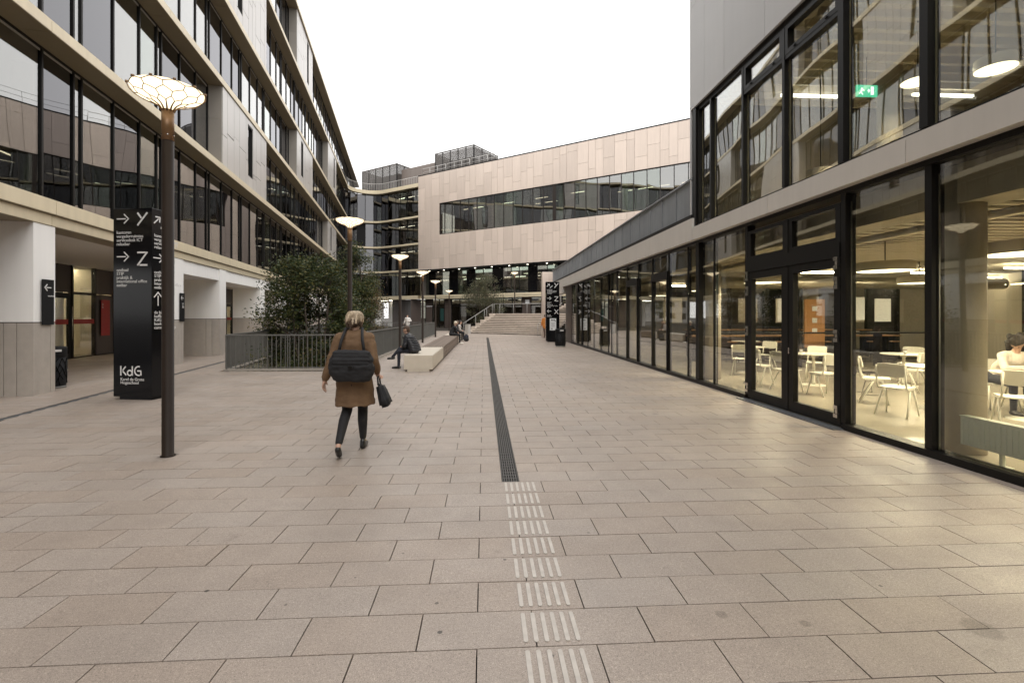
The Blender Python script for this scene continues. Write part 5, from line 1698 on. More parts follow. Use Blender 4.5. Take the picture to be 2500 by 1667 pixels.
def tree(name, label, base, stems, height, crown_c, crown_r, n_clump, per_clump, leaf, mat, seed, clump_r=0.45, thin=0.0):
    rng = np.random.default_rng(seed); rr = random.Random(seed)
    t = thing(name, label, 'tree', base, world_coords=False)
    B = Vector(base)
    wood = MB()
    cc = Vector(crown_c) - B; cr = Vector(crown_r)
    # clump centres: denser towards the outside, uneven
    clumps = []
    tries = 0
    while len(clumps) < n_clump and tries < 20000:
        tries += 1
        p = Vector((rr.uniform(-1, 1), rr.uniform(-1, 1), rr.uniform(-1, 1)))
        r = p.length
        if r > 1 or r < 0.25: continue
        if rr.random() > r**0.6: continue
        q = Vector((cc.x + p.x*cr.x, cc.y + p.y*cr.y, cc.z + p.z*cr.z))
        nz = mnoise.noise(Vector((q.x*0.7+seed, q.y*0.7, q.z*0.7)))
        if nz < -0.22 + thin: continue
        clumps.append(q)
    stem_tops = []
    for s in range(stems):
        a = 2*math.pi*s/stems + rr.uniform(-.3, .3)
        foot = Vector((0.12*math.cos(a), 0.12*math.sin(a), 0)) if stems > 1 else Vector((0, 0, 0))
        top = Vector((cc.x + 0.45*cr.x*math.cos(a), cc.y + 0.45*cr.y*math.sin(a), cc.z + 0.35*cr.z))
        k = 7; pts = []
        for i in range(k+1):
            f = i/k
            p = foot.lerp(top, f) + Vector((rr.uniform(-.05, .05), rr.uniform(-.05, .05), 0))*(1 if 0 < i < k else 0)
            pts.append(p)
        r0 = 0.075 if stems > 1 else 0.11
        wood.tube(pts, [r0*(1-0.8*i/k)+0.008 for i in range(k+1)], 7)
        stem_tops.append(pts)
    for q in clumps:
        best = min((p for st_ in stem_tops for p in st_[2:]), key=lambda p: (p-q).length + (0.6 if p.z > q.z else 0))
        mid = best.lerp(q, 0.5) + Vector((rr.uniform(-.1, .1), rr.uniform(-.1, .1), 0.10))
        wood.tube([best, mid, q], [0.020, 0.012, 0.004], 4, caps=False)
    wood.build('trunk', 'bark', t, True)
    pts = []
    for q in clumps:
        m = int(per_clump*rr.uniform(0.5, 1.4))
        o = rng.normal(size=(m, 3))*clump_r*np.array([0.62, 0.62, 0.36])
        pts.append(np.array(q)[None, :] + o)
    pts = np.concatenate(pts)
    o = bpy.data.objects.new('crown', leaf_mesh('crown', mat, pts, leaf, rng)); COL.objects.link(o); o.parent = t
    return t
tree('leafy_tree', 'broad dark green tree rising out of the sunken courtyard behind the front railing', (-6.9, 20.0, -3.4), 5, 7.0, (-7.0, 20.0, 1.35), (1.75, 1.6, 2.95), 250, 165, 0.115, 'leaf_green', 11, 0.39, 0.04)
tree('slender_tree', 'taller green tree behind the second street lamp', (-7.0, 28.0, -3.4), 3, 8.5, (-7.45, 28.2, 2.7), (1.15, 1.3, 3.2), 110, 150, 0.12, 'leaf_green', 23, 0.42, 0.05)
tree('autumn_tree', 'yellowing tree growing further back in the sunken courtyard', (-8.3, 35.0, -3.4), 3, 8.0, (-8.6, 35.0, 2.0), (1.4, 1.4, 2.9), 90, 130, 0.12, 'leaf_autumn', 31, 0.45, 0.05)
tree('airy_tree', 'thin grey-green tree left of the stone stairs', (0.0, 52.0, ZG), 5, 6.0, (0.15, 52.0, 3.3), (2.3, 2.0, 2.8), 150, 90, 0.13, 'leaf_grey', 41, 0.42, 0.10)
tree('street_tree', 'dark tree beyond the passage through the building', (-27.0, 105.0, ZG), 1, 9.0, (-27.0, 105.0, 5.0), (3.2, 3.0, 3.6), 60, 60, 0.30, 'leaf_green', 51, 0.8)
def shrub(label, base, r, h, mat, seed, n=900, leaf=0.09):
    rng = np.random.default_rng(seed); rr = random.Random(seed)
    t = thing('shrub', label, 'shrub', base)
    w = MB()
    P = []
    for i in range(14):
        a = rr.uniform(0, 6.28); e = rr.uniform(0.3, 1)
        tip = Vector((r*e*math.cos(a), r*e*math.sin(a), h*rr.uniform(0.7, 1.05)))
        w.tube([(0.03*math.cos(a), 0.03*math.sin(a), 0), tip*0.5 + Vector((0, 0, h*0.15)), tip], [0.014, 0.009, 0.003], 5, caps=False)
        for k in range(n//14):
            f = rr.uniform(0.45, 1.05)
            P.append(np.array(tip*f) + rng.normal(size=3)*0.12)
    w.build('stems', 'bark', t, True)
    o = bpy.data.objects.new('foliage', leaf_mesh('foliage', mat, np.array(P), leaf, rng)); COL.objects.link(o); o.parent = t
    return t
SHR = [((-6.6, 15.9, -3.4), 0.9, 3.9, 'leaf_green', 'green shrub just behind the middle of the front railing'), ((-5.3, 15.8, -3.4), 0.8, 3.9, 'leaf_autumn', 'yellowing shrub behind the right part of the front railing'),
       ((-7.5, 16.6, -3.4), 0.9, 3.7, 'leaf_green', 'green shrub behind the left end of the front railing'), ((-4.5, 17.0, -3.4), 0.55, 4.0, 'leaf_autumn', 'russet shrub poking through the side railing'),
       ((-6.0, 24.5, -3.4), 1.0, 4.4, 'leaf_autumn', 'shrub between the two green trees'), ((-6.0, 33.0, -3.4), 1.0, 4.2, 'leaf_grey', 'pale shrub at the back of the sunken courtyard')]
for i, (b, r_, h_, m_, l) in enumerate(SHR):
    shrub(l, b, r_, h_, m_, 60+i, 1100, 0.085)

# dry leaves blown against the foot of the railing
rg_ = np.random.default_rng(77)
lp_ = [(-4.02 + abs(rg_.normal())*0.10, rg_.uniform(15.2, 30), 0.006) for _ in range(260)] + [(-7.6 + rg_.uniform(0, 3.4), 14.86 - abs(rg_.normal())*0.05, 0.006) for _ in range(60)] + [(-2.42 - abs(rg_.normal())*0.06, rg_.uniform(16, 30), 0.006) for _ in range(50)]
me_ = leaf_mesh('fallen_leaves', 'leaf_autumn', np.array(lp_), 0.055, rg_, 1.0)
zz_ = [(v.co.x, v.co.y, 0.004 + abs(v.co.z - 0.006)*0.25) for v in me_.vertices]
me_.vertices.foreach_set('co', [c_ for p_ in zz_ for c_ in p_])
fl_ = bpy.data.objects.new('fallen_leaves', me_); COL.objects.link(fl_)
tag(fl_, 'brown dry leaves scattered along the foot of the railing', 'leaves', kind='stuff')

# distant street behind the passage
fs = thing('distant_house', 'pale house in the street beyond the passage', 'building', (-34.0, 125.0, 0))
MB().box((0, 0, 3.4), (16, 6, 6.8)).build('wall', 'street_far', fs)
MB().prism([(-8.2, -3.2), (8.2, -3.2), (8.2, 3.2), (-8.2, 3.2)], 6.8, 7.3).build('roof', 'roof_clad', fs)
for i in range(6):
    for z in (1.6, 4.6):
        ub(fs, 'window', 'black_gloss', (-6.5+i*2.6, -3.02, z), (1.1, 0.06, 1.5))

# ================================================================== people
def cap_geo(mb, p0, r0, p1, r1, seg=12, sq=None):
    p0 = Vector(p0); p1 = Vector(p1)
    d = p1 - p0
    if d.length < 1e-5: d = Vector((0, 0, 1e-4))
    d.normalize()
    up_ = Vector((0, 1, 0)) if abs(d.y) < 0.9 else Vector((1, 0, 0))
    a = d.cross(up_).normalized(); b = a.cross(d).normalized()
    rings = []
    for i in range(1, 5):
        t = math.pi/2*(1 - i/4); rings.append((p0 - d*r0*math.sin(t), r0*math.cos(t)))
    for i in range(0, 4):
        t = math.pi/2*i/4; rings.append((p1 + d*r1*math.sin(t), r1*math.cos(t)))
    n0 = len(mb.v)
    mb.v.append(tuple(p0 - d*r0))
    for (c, r) in rings:
        for j in range(seg):
            t = 2*math.pi*j/seg; q = c + a*r*math.cos(t) + b*r*math.sin(t); mb.v.append(tuple(q))
    mb.v.append(tuple(p1 + d*r1))
    last = len(mb.v)-1
    for j in range(seg):
        mb.f.append((n0, n0+1+(j+1) % seg, n0+1+j))
    for i in range(len(rings)-1):
        for j in range(seg):
            x = n0+1+i*seg
            mb.f.append((x+j, x+(j+1) % seg, x+seg+(j+1) % seg, x+seg+j))
    x = n0+1+(len(rings)-1)*seg
    for j in range(seg):
        mb.f.append((x+j, x+(j+1) % seg, last))

def figure(parent, name, caps, voxel, smooth=4, wrinkle=0.0, extra=None):
    """one continuous surface grown round tapered limbs; cap = (p0, r0, p1, r1, material)"""
    mb = MB()
    for (p0, r0, p1, r1, m) in caps:
        cap_geo(mb, p0, r0, p1, r1)
    if extra: extra(mb)
    me = mb.mesh('tmp', None)
    ob = bpy.data.objects.new('tmp', me); COL.objects.link(ob)
    md = ob.modifiers.new('r', 'REMESH'); md.mode = 'VOXEL'; md.voxel_size = voxel; md.use_smooth_shade = True
    dg = bpy.context.evaluated_depsgraph_get()
    out = bpy.data.meshes.new_from_object(ob.evaluated_get(dg))
    bpy.data.objects.remove(ob); bpy.data.meshes.remove(me)
    b = bmesh.new(); b.from_mesh(out)
    for _ in range(smooth):
        bmesh.ops.smooth_vert(b, verts=b.verts, factor=0.5, use_axis_x=True, use_axis_y=True, use_axis_z=True)
    if wrinkle:
        b.normal_update()
        for v in b.verts:
            q = v.co
            f = mnoise.noise(Vector((q.x*9, q.y*9, q.z*16))) + 0.5*mnoise.noise(Vector((q.x*22, q.y*22, q.z*30)))
            v.co = q + v.normal*wrinkle*f
    b.to_mesh(out); b.free()
    names = []
    for c in caps:
        if c[4] not in names: names.append(c[4])
    out.materials.clear()
    for n in names: out.materials.append(MATS[n])
    nf = len(out.polygons)
    ctr = np.empty(nf*3); out.polygons.foreach_get('center', ctr); ctr = ctr.reshape(-1, 3)
    best = np.full(nf, 1e9); bi = np.zeros(nf, dtype=np.int32)
    for (p0, r0, p1, r1, m) in caps:
        a = np.array(p0, float); d = np.array(p1, float) - a; l2 = max(float(d @ d), 1e-9)
        s = np.clip((ctr - a) @ d / l2, 0, 1)
        dist = np.linalg.norm(ctr - (a + s[:, None]*d), axis=1) - (r0 + (r1-r0)*s)
        w = dist < best
        best[w] = dist[w]; bi[w] = names.index(m)
    out.polygons.foreach_set('material_index', bi)
    out.polygons.foreach_set('use_smooth', [True]*nf)
    out.name = name
    o = bpy.data.objects.new(name, out); COL.objects.link(o); o.parent = parent
    return o

def hand(w, d, side, mat, s=1.0, curl=0.5, palm_n=(0, 0, 1)):
    """palm and five fingers of unequal length from wrist w along d; side = direction towards the thumb"""
    w = Vector(w); d = Vector(d).normalized(); sd = Vector(side); sd = (sd - d*sd.dot(d)).normalized(); n = d.cross(sd).normalized()
    c = [(w, 0.024*s, w + d*0.03*s, 0.028*s, mat)]
    k = w + d*0.085*s
    for i, (o, L_) in enumerate(((0.030, 0.074), (0.010, 0.084), (-0.010, 0.078), (-0.030, 0.060))):
        kn = k + sd*o*s
        c.append((w + d*0.03*s + sd*o*0.6*s, 0.014*s, kn, 0.0115*s, mat))
        f1 = kn + (d*math.cos(curl*0.6) + n*math.sin(curl*0.6))*L_*0.5*s
        f2 = f1 + (d*math.cos(curl*1.5) + n*math.sin(curl*1.5))*L_*0.5*s
        c.append((kn, 0.0095*s, f1, 0.0085*s, mat)); c.append((f1, 0.0085*s, f2, 0.007*s, mat))
    t0 = w + d*0.028*s + sd*0.026*s
    t1 = t0 + (d*0.6 + sd*0.75).normalized()*0.042*s
    t2 = t1 + (d*0.9 + sd*0.25 + n*0.4).normalized()*0.032*s
    c.append((t0, 0.014*s, t1, 0.0105*s, mat)); c.append((t1, 0.0105*s, t2, 0.0085*s, mat))
    return c

def head_caps(c, fwd, s=1.0, up=(0, 0, 1)):
    c = Vector(c); f = Vector(fwd).normalized(); u = Vector(up).normalized(); r = f.cross(u).normalized(); u = r.cross(f)
    k = []
    P = lambda x, y, z: c + r*x*s + f*y*s + u*z*s
    k.append((P(0, -0.015, 0.035), 0.088*s, P(0, 0.012, 0.02), 0.085*s, 'skin'))
    k.append((P(0, 0.03, -0.03), 0.066*s, P(0, 0.045, -0.075), 0.042*s, 'skin'))         # jaw
    k.append((P(0, 0.098, 0.005), 0.011*s, P(0, 0.112, -0.028), 0.014*s, 'skin'))        # nose
    for q in (-1, 1):
        k.append((P(q*0.03, 0.084, 0.03), 0.012*s, P(q*0.045, 0.078, 0.03), 0.010*s, 'skin'))   # brow
        k.append((P(q*0.086, -0.005, 0.015), 0.016*s, P(q*0.088, -0.008, -0.018), 0.012*s, 'skin'))  # ear
    k.append((P(-0.014, 0.088, -0.052), 0.009*s, P(0.014, 0.088, -0.052), 0.009*s, 'skin'))  # mouth
    return k, P
def add_face(parent, P, s=1.0):
    for q in (-1, 1):
        e = MB(); cap_geo(e, P(q*0.033, 0.088, 0.006), 0.010*s, P(q*0.034, 0.088, 0.006), 0.010*s, 8)
        e.build('eye', 'black_gloss', parent, True)

def child(parent, caps, name, voxel, smooth=3, wrinkle=0.0, extra=None):
    return figure(parent, name, caps, voxel, smooth, wrinkle, extra)

def seg(p, r, m): return [(p[i], r[i], p[i+1], r[i+1], m) for i in range(len(p)-1)]

# ---- walking person in the brown coat
wk = thing('person', 'person in a brown knee-length coat walking away with a black bag', 'person', (-1.58, 6.02, 0), R(4))
hc, HP = head_caps((0, 0.05, 1.565), (0.05, 1, -0.05))
body = []
body += seg([(-.07, 0, .93), (.07, 0, .93)], [.115, .115], 'black_cloth')
body += seg([(0, 0, .95), (0, .01, 1.12), (0, .02, 1.30)], [.125, .115, .13], 'camel')
body += seg([(-.12, .015, 1.375), (.12, .015, 1.375)], [.07, .07], 'camel')
body += seg([(0, .02, 1.40), (0, .04, 1.50)], [.052, .048], 'skin')
body += hc
body += seg([(.085, 0, .90), (.085, .10, .50)], [.092, .062], 'black_cloth') + seg([(.085, .10, .50), (.088, .07, .36), (.085, .115, .15)], [.062, .060, .043], 'black_cloth')
body += seg([(.085, .115, .15), (.085, .115, .09)], [.030, .030], 'skin')
body += seg([(-.085, 0, .90), (-.085, .02, .50)], [.092, .062], 'black_cloth') + seg([(-.085, .02, .50), (-.092, -.14, .40), (-.10, -.36, .20)], [.062, .060, .043], 'black_cloth')
body += seg([(-.10, -.36, .20), (-.10, -.40, .155)], [.030, .030], 'skin')
body += seg([(.085, .10, .05), (.09, .22, .035), (.095, .28, .030)], [.040, .036, .028], 'black_shoe') + seg([(.085, .085, .035), (.085, .10, .09)], [.036, .036], 'black_shoe')
body += seg([(-.10, -.415, .13), (-.105, -.33, .055), (-.11, -.27, .032)], [.036, .036, .028], 'black_shoe')
LA = [(-.175, .015, 1.365), (-.255, -.03, 1.11), (-.335, -.02, .885)]
RA = [(.175, .015, 1.365), (.235, -.06, 1.12), (.265, .06, .955)]
body += seg(LA, [.058, .046, .036], 'camel') + seg(RA, [.058, .046, .036], 'camel')
body += hand((-.335, -.02, .885), (-.22, .08, -1), (.2, 1, 0), 'skin', 1.0, 0.5)
body += hand((.265, .06, .955), (.10, .45, -0.8), (-.6, .6, 0), 'skin', 1.0, 1.2)
bd_ = figure(wk, 'body', body, 0.0065, 3)
add_face(bd_, HP)
# coat: open skirt below the waist, sleeves grown into the shoulders
def coat_extra(mb):
    prof = [(0.150, 1.435, 0.62), (0.185, 1.40, 0.60), (0.205, 1.30, 0.66), (0.195, 1.15, 0.70), (0.20, 1.00, 0.74), (0.215, 0.85, 0.76), (0.225, 0.70, 0.78), (0.235, 0.565, 0.80)]
    n0 = len(mb.v); sgm = 28
    mb.v.append((0, 0.02, 1.445))
    for (r, z, k) in prof:
        for j in range(sgm):
            t = 2*math.pi*j/sgm
            w = 1 + 0.035*math.sin(5*t+1.3)*(1.44-z)
            mb.v.append((r*w*math.cos(t), 0.01 + r*k*w*math.sin(t) - 0.03*max(0, 0.9-z), z))
    for j in range(sgm): mb.f.append((n0, n0+1+j, n0+1+(j+1) % sgm))
    for i in range(len(prof)-1):
        for j in range(sgm):
            x = n0+1+i*sgm; mb.f.append((x+j, x+sgm+j, x+sgm+(j+1) % sgm, x+(j+1) % sgm))
    x = n0+1+(len(prof)-1)*sgm
    mb.f.append(tuple(x+j for j in range(sgm)))
coat = seg([(-.17, .015, 1.37), (-.252, -.03, 1.115), (-.325, -.02, .91)], [.078, .064, .052], 'camel') + seg([(.17, .015, 1.37), (.235, -.06, 1.12), (.26, .04, .985)], [.078, .064, .052], 'camel')
coat += seg([(-.09, .02, 1.42), (.09, .02, 1.42)], [.062, .062], 'camel') + seg([(-.055, -.03, 1.435), (.055, -.03, 1.435)], [.030, .030], 'camel')
cto = figure(wk, 'coat', coat, 0.0085, 4, 0.0, coat_extra)
vs_ = [(v.co.copy(), v.normal.copy()) for v in cto.data.vertices]
new_ = []
for q, n_ in vs_:                      # folds: vertical drapes below the waist, creases at elbows and back
    dr_ = math.sin(math.atan2(q.y, q.x)*7 + 2.0*mnoise.noise(Vector((q.x*3, q.y*3, q.z*2))))*0.007*min(1, max(0, (1.05-q.z)*2.2))
    cr_ = mnoise.noise(Vector((q.x*7, q.y*7, q.z*15)))*0.009 + mnoise.noise(Vector((q.x*20, q.y*20, q.z*34)))*0.0035
    p_ = q + n_*(dr_ + cr_); new_ += [p_.x, p_.y, p_.z]
cto.data.vertices.foreach_set('co', new_); cto.data.update()
MB().box((0.0, -0.135, 0.70), (0.006, 0.05, 0.27)).build('coat_vent', 'black_cloth', wk)
hr = [(HP(0, -.018, .052), .094, HP(0, .0, .05), .092, 'hair_blond'), (HP(0, -.045, .005), .068, HP(0, -.05, -.02), .050, 'hair_brown'),
      (HP(-.055, -.025, 0), .042, HP(-.055, -.03, -.025), .026, 'hair_brown'), (HP(.055, -.025, 0), .042, HP(.055, -.03, -.025), .026, 'hair_brown'), (HP(-.03, -.05, .095), .04, HP(.04, -.045, .10), .04, 'hair_blond')]
rr_ = random.Random(4)
for i_ in range(46):                      # loose locks
    a_ = rr_.uniform(2.6, 6.8); z_ = rr_.uniform(-.02, .12); e_ = math.sqrt(max(0.0, .0100 - (z_-.05)**2))
    x_, y_ = e_*math.cos(a_), -.018 + e_*math.sin(a_)
    hr.append((HP(x_, y_, z_), .013, HP(x_*1.05, y_*1.05-.006, z_-.055), .008, 'hair_blond' if z_ > .03 else 'hair_brown'))
figure(wk, 'hair', hr, 0.007, 2, 0.004)
hs_ = MB()
for i_ in range(420):                     # single strands over the mass
    a_ = rr_.uniform(0, 6.283); z0_ = rr_.uniform(.02, .14); e_ = math.sqrt(max(0.0, .0096 - (z0_-.052)**2)) + .004
    if math.sin(a_) > 0.75 and z0_ < .08: continue
    p_ = []
    for q_ in range(4):
        zz_ = z0_ - q_*rr_.uniform(.018, .034); ee_ = math.sqrt(max(0.0012, .0104 - min((zz_-.052)**2, .0085))) + .003 + rr_.uniform(0, .006)
        p_.append(HP(ee_*math.cos(a_+q_*rr_.uniform(-.06, .06)), -.012 + ee_*math.sin(a_)*.98, zz_))
    hs_.tube(p_, [.0016, .0018, .0016, .0008], 3, caps=False)
hs_.build('hair_strands', 'hair_blond', wk)
for s_, p in ((1, (.085, .10, 0)), ):
    g_ = MB(); g_.tube([(0.055, .165, .085), (0.085, .175, .098), (0.118, .165, .085)], 0.006, 6); g_.build('shoe_buckle', 'gold', wk, True)

def rbox_mesh(name, mat, size, bev, parent, loc, rot=(0, 0, 0), taper=1.0, wr=0.0):
    b = bmesh.new(); bmesh.ops.create_cube(b, size=1.0)
    for v in b.verts:
        k = taper if v.co.z > 0 else 1.0
        v.co = (v.co.x*size[0]*k, v.co.y*size[1]*(k if taper != 1 else 1), v.co.z*size[2])
    bmesh.ops.bevel(b, geom=list(b.edges), offset=bev, segments=3, affect='EDGES')
    bmesh.ops.subdivide_edges(b, edges=list(b.edges), cuts=2, use_grid_fill=True)
    b.normal_update()
    if wr:
        for v in b.verts:
            v.co += v.normal*wr*mnoise.noise(v.co*9)
    me = bpy.data.meshes.new(name); b.to_mesh(me); b.free(); me.materials.append(MATS[mat])
    me.polygons.foreach_set('use_smooth', [True]*len(me.polygons))
    o = bpy.data.objects.new(name, me); COL.objects.link(o); o.parent = parent; o.location = loc; o.rotation_euler = rot
    return o
bk = thing('shoulder_bag', 'large black bag worn on the back of the person in the brown coat', 'bag', (-1.58, 6.02, 0), R(4))
bgc = []
for i_, (z_, w_2, r_2) in enumerate(((0.935, .165, .060), (0.99, .18, .075), (1.06, .185, .080), (1.13, .18, .074), (1.195, .165, .055))):
    bgc += seg([(.02-w_2, -.255, z_), (.02+w_2, -.265, z_-.006)], [r_2, r_2], 'black_cloth')
figure(bk, 'bag_body', bgc, 0.011, 3, 0.012)
flc = []
for z_ in (1.215, 1.18, 1.14, 1.10, 1.06):
    flc += seg([(.02-.19, -.325+abs(z_-1.12)*.35, z_), (.02+.19, -.332+abs(z_-1.12)*.35, z_-.006)], [.022, .022], 'black_cloth')
figure(bk, 'flap', flc, 0.009, 3, 0.006)
MB().box((0.02, -0.352, 1.055), (0.045, 0.012, 0.03)).build('clasp', 'frame', bk)
MB().tube([(-.13, -.24, 1.22), (-.11, -.19, 1.36), (-.09, -.03, 1.492), (-.06, .10, 1.44), (-.02, .19, 1.30)], 0.018, 8).build('strap', 'black_cloth', bk, True)
MB().tube([(.16, -.24, 1.22), (.13, -.19, 1.36), (.10, -.03, 1.492), (.08, .10, 1.44), (.04, .19, 1.30)], 0.018, 8).build('strap', 'black_cloth', bk, True)
hbg = thing('handbag', 'black handbag swinging at the right hand of the walking person', 'handbag', (-1.58, 6.02, 0), R(4))
rbox_mesh('bag_body', 'black_cloth', (0.13, 0.32, 0.29), 0.03, hbg, (0.335, 0.07, 0.665), (R(-4), R(-17), 0), 0.62, 0.012)
MB().tube([(.29, -.03, .80), (.275, .02, .885), (.285, .09, .895), (.29, .15, .80)], 0.011, 8).build('handle', 'black_cloth', hbg, True)

# ---- seated people
def seated(label, loc, rz, top, legs, shoes, hair, lean=0.18, crossed=False, hair_style='short', voxel=0.012, seat=0.475, turn=0.0, arms='lap', puffer=False, group=None, nod=0.12):
    t = thing('person', label, 'person', loc, rz)
    z = seat
    ch = Vector((0, 0.02+lean*1.0, z+0.50)); sh = Vector((0, 0.02+lean*1.05, z+0.52))
    c = []
    c += seg([(-.08, 0, z+.11), (.08, 0, z+.11)], [.12, .12], legs)
    mid = Vector((0, lean*0.35, z+.28))
    c += seg([(0, -.005, z+.12), tuple(mid), tuple(ch - Vector((0, 0, .06)))], [.145, .15, .145], top)
    c += seg([tuple(sh+Vector((-.13, 0, 0))), tuple(sh+Vector((.13, 0, 0)))], [.075, .075], top)
    nk = sh + Vector((0, .02, .07))
    c += seg([tuple(sh), tuple(nk+Vector((0, .03, .04)))], [.06, .05], 'skin')
    fw = Vector((math.sin(turn), math.cos(turn), -nod))
    hc, P = head_caps(tuple(nk + Vector((0, .05, .13))), fw, 0.96)
    c += hc
    # legs
    for s_ in (-1, 1):
        hip = (s_*.09, .02, z+.10)
        if crossed and s_ > 0:
            kn = (-.01, .47, z+.13); an = (-.10, .66, z-.10)
            ft = (-.14, .80, z-.16)
        else:
            kn = (s_*.10, .46, z+.055); an = (s_*.10, .47, .09); ft = (s_*.11, .66, .035)
        c += seg([hip, kn], [.095, .062], legs) + seg([kn, an], [.060, .042], legs)
        a_ = Vector(an); f_ = Vector(ft); hl = a_ + Vector((0, -0.03, -0.045))
        c += seg([tuple(hl), tuple(hl.lerp(f_, .6)), ft], [.042, .040, .030], shoes)
    # arms
    for s_ in (-1, 1):
        s0 = sh + Vector((s_*.175, 0, -.01))
        if arms == 'lap':
            el = s0 + Vector((s_*.06, .10-lean*.3, -.27)); wr = Vector((s_*.06, .34, z+.20))
        elif arms == 'face' and s_ > 0:
            el = s0 + Vector((s_*.02, .20, -.20)); wr = nk + Vector((.06, .14, .06))
        elif arms == 'table':
            el = s0 + Vector((s_*.08, .18, -.20)); wr = Vector((s_*.05, .62, .80))
        else:
            el = s0 + Vector((s_*.06, .10-lean*.3, -.27)); wr = Vector((s_*.06, .34, z+.20))
        c += seg([tuple(s0), tuple(el), tuple(wr)], [.066, .054, .042], top)
        dv = (wr-el).normalized()
        c += hand(tuple(wr), tuple(dv), (-s_, 0, 0.2), 'skin', 0.95, 0.9)
    bd_ = figure(t, 'body', c, voxel, 3, 0.006)
    add_face(bd_, P, 0.96)
    if puffer:
        j = []
        n = 9
        base = [Vector((0, -.01, z+.10)), mid, ch]
        for i in range(n):
            f = i/(n-1)
            q = base[0].lerp(base[1], f*2) if f < .5 else base[1].lerp(base[2], f*2-1)
            w = .10 + .035*math.sin(f*math.pi)
            j += seg([tuple(q+Vector((-w, 0, 0))), tuple(q+Vector((w, 0, 0)))], [.122, .122], top)
        rg = MB()
        for i in range(n):
            f = (i+.0)/(n-1)
            q = base[0].lerp(base[1], f*2) if f < .5 else base[1].lerp(base[2], f*2-1)
            w = .225 + .012*math.sin(f*math.pi)
            rg.tube([(q.x + w*math.cos(a), q.y + (w-.055)*math.sin(a), q.z) for a in np.linspace(0, 2*math.pi, 24)[:-1]], 0.031, 8, closed=True)
        figure(t, 'jacket', j, 0.016, 2)
        rg.build('jacket_quilting', top, t, True)
        for s_ in (-1, 1):
            s0 = sh + Vector((s_*.175, 0, -.01)); el = s0 + Vector((s_*.06, .10-lean*.3, -.27)); wr = Vector((s_*.06, .34, z+.20))
            sl_ = seg([tuple(s0), tuple(el), tuple(wr.lerp(el, .12))], [.082, .070, .056], top)
            figure(t, 'sleeve', sl_, 0.014, 2, 0.012)
        figure(t, 'collar', seg([tuple(nk+Vector((-.05, -.01, -.015))), tuple(nk+Vector((.05, -.01, -.015)))], [.062, .062], top), 0.012, 2)
    h = [(P(0, -.022, .05), .092, P(0, -.002, .05), .090, hair), (P(0, -.05, -.01), .070, P(0, -.05, -.035), .055, hair)]
    if hair_style in ('bob', 'long'):
        k = -.10 if hair_style == 'bob' else -.22
        for s_ in (-1, 1):
            h += [(P(s_*.062, -.03, .02), .045, P(s_*.075, -.03, k), .042, hair)]
        h += [(P(0, -.065, 0), .065, P(0, -.08, k), .055, hair)]
    if hair_style == 'curly':
        rr = random.Random(9)
        for i in range(70):
            a = rr.uniform(0, 6.28); b = rr.uniform(-.28, .13); e = rr.uniform(.07, .18)
            h.append((P(e*math.cos(a), -.05+e*math.sin(a)*.7-(.02 if b < 0 else 0), b), .046, P(e*math.cos(a)+.01, -.055+e*math.sin(a)*.7, b-.03), .038, hair))
    figure(t, 'hair', h, 0.011, 2, 0.010)
    return t
seated('person in a black puffer jacket sitting cross-legged on the near end of the bench', (-2.16, 15.25, 0), R(80), 'puffer', 'navy_cloth', 'black_shoe', 'hair_brown', 0.16, True, 'short', 0.011, puffer=True)
seated('white-haired person in a black jacket sitting on the slatted part of the bench', (-1.86, 28.1, 0), R(-86), 'black_cloth', 'black_cloth', 'white_shoe', 'hair_pale', 0.14, False, 'short', 0.013, turn=-0.2, arms='face')
seated('dark-haired person in a pale grey jumper sitting beyond the white-haired person', (-1.78, 31.7, 0), R(-88), 'grey_knit', 'black_cloth', 'white_shoe', 'hair_dark', 0.16, False, 'bob', 0.014, turn=0.5)
seated('person in dark clothes half hidden behind the person in the grey jumper', (-1.95, 32.6, 0), R(-95), 'brown_cloth', 'black_cloth', 'black_shoe', 'hair_brown', 0.10, False, 'long', 0.015, turn=-0.5)
seated('curly-haired woman in a pale jumper bent over a cafeteria table', (8.95, 7.95, 0), R(165), 'cream_knit', 'navy_cloth', 'black_shoe', 'hair_dark', 0.30, False, 'curly', 0.012, seat=0.462, arms='table', turn=0.9, nod=1.1)
chw = copy_tree(chair0); place(chw, (9.0, 8.02, FZ), R(165), 'white chair carrying the woman in the pale jumper', 'white cafeteria chairs')
bp_ = thing('backpack', 'dark backpack standing on the ground by the seated people', 'backpack', (-1.12, 31.1, 0), R(20))
rbox_mesh('pack_body', 'navy_cloth', (0.32, 0.20, 0.44), 0.06, bp_, (0, 0, 0.222), (R(-6), 0, 0), 0.85, 0.012)
rbox_mesh('front_pocket', 'black_cloth', (0.24, 0.07, 0.2), 0.025, bp_, (0, -0.12, 0.15), (R(-6), 0, 0), 0.9, 0.006)
MB().tube([(-.05, .08, .43), (0, .10, .49), (.05, .08, .43)], 0.012, 6).build('handle', 'black_cloth', bp_, True)

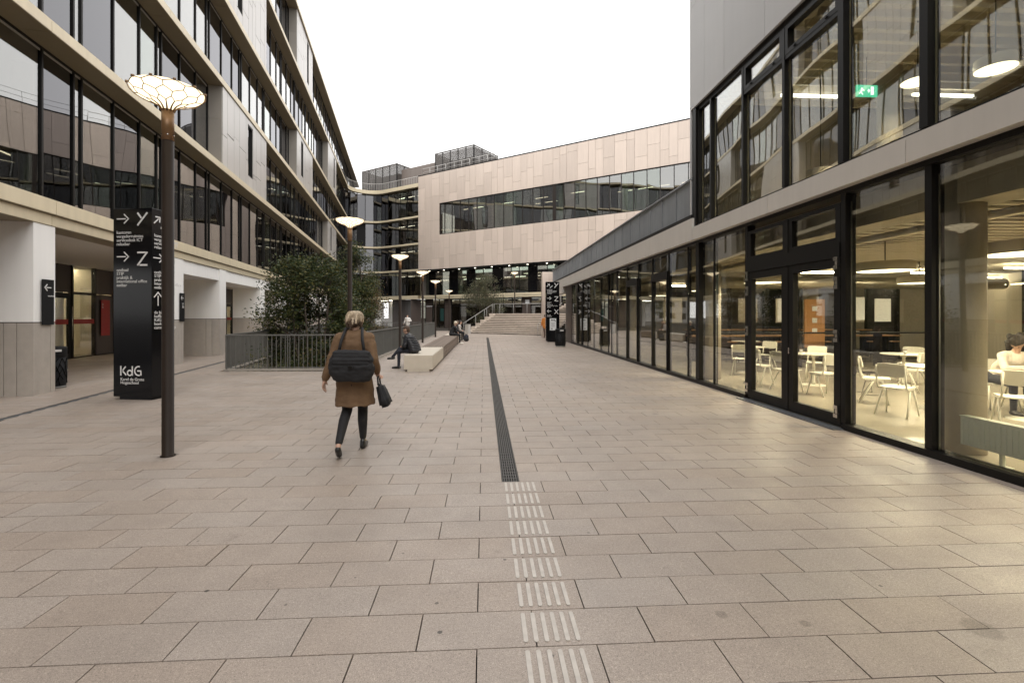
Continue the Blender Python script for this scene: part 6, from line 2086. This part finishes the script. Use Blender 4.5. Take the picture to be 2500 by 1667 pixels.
# ---- standing / walking people in the distance
def standing(label, loc, rz, top, legs, shoes, hair, arm_l, arm_r, stride=0.18, h=1.0, voxel=0.016, hair_style='short', coat=None):
    t = thing('person', label, 'person', loc, rz)
    c = []
    hc, P = head_caps((0, 0.04, 1.575), (0, 1, 0))
    c += seg([(-.07, 0, .94), (.07, 0, .94)], [.12, .12], legs) + seg([(0, 0, .96), (0, .01, 1.14), (0, .02, 1.32)], [.13, .125, .14], top)
    c += seg([(-.13, .01, 1.39), (.13, .01, 1.39)], [.072, .072], top) + seg([(0, .02, 1.41), (0, .035, 1.51)], [.055, .05], 'skin') + hc
    for s_, k in ((-1, -1), (1, 1)):
        y = stride*k
        c += seg([(s_*.09, 0, .92), (s_*.09, y*.55+.04, .51), (s_*.09, y-(.05 if k < 0 else 0), .10 if k > 0 else .14)], [.092, .06, .042], legs)
        c += seg([(s_*.09, y-.04, .045), (s_*.095, y+.17, .032)], [.042, .03], shoes)
    for arm in (arm_l, arm_r):
        c += seg(arm, [.062, .05, .038], top)
        dv = Vector(arm[2]) - Vector(arm[1])
        c += hand(arm[2], tuple(dv), (0, 1, 0.2), 'skin', 1.0, 0.6)
    bd_ = figure(t, 'body', c, voxel, 3, 0.006)
    add_face(bd_, P)
    if coat:
        j = seg([(0, 0, .80), (0, .01, 1.1), (0, .02, 1.34)], [.17, .165, .165], coat) + seg([(-.11, 0, .84), (-.12, .02, 1.33)], [.11, .10], coat) + seg([(.11, 0, .84), (.12, .02, 1.33)], [.11, .10], coat)
        for arm in (arm_l, arm_r): j += seg([arm[0], arm[1], tuple(Vector(arm[2]).lerp(Vector(arm[1]), .15))], [.078, .066, .054], coat)
        figure(t, 'jacket', j, voxel, 2, 0.01)
    hh = [(P(0, -.022, .05), .094, P(0, -.002, .05), .092, hair), (P(0, -.05, -.01), .072, P(0, -.05, -.04), .055, hair)]
    figure(t, 'hair', hh, 0.014, 2, 0.006)
    return t
standing('person in a white jacket walking behind the far railing', (-7.15, 46.0, 0), R(165), 'white_cloth', 'brown_cloth', 'white_shoe', 'hair_brown',
         [(-.18, .01, 1.38), (-.34, -.02, 1.16), (-.20, .16, 1.10)], [(.18, .01, 1.38), (.29, -.06, 1.12), (.34, .04, .88)], 0.2, coat='white_cloth')
standing('person in an orange jacket half hidden behind the far sign column', (4.50, 35.4, 0), R(10), 'orange_cloth', 'brown_cloth', 'brown_cloth', 'hair_dark',
         [(-.18, .01, 1.38), (-.26, .02, 1.12), (-.22, .16, .92)], [(.18, .01, 1.38), (.26, .02, 1.12), (.22, .16, .92)], 0.06, coat='orange_cloth')
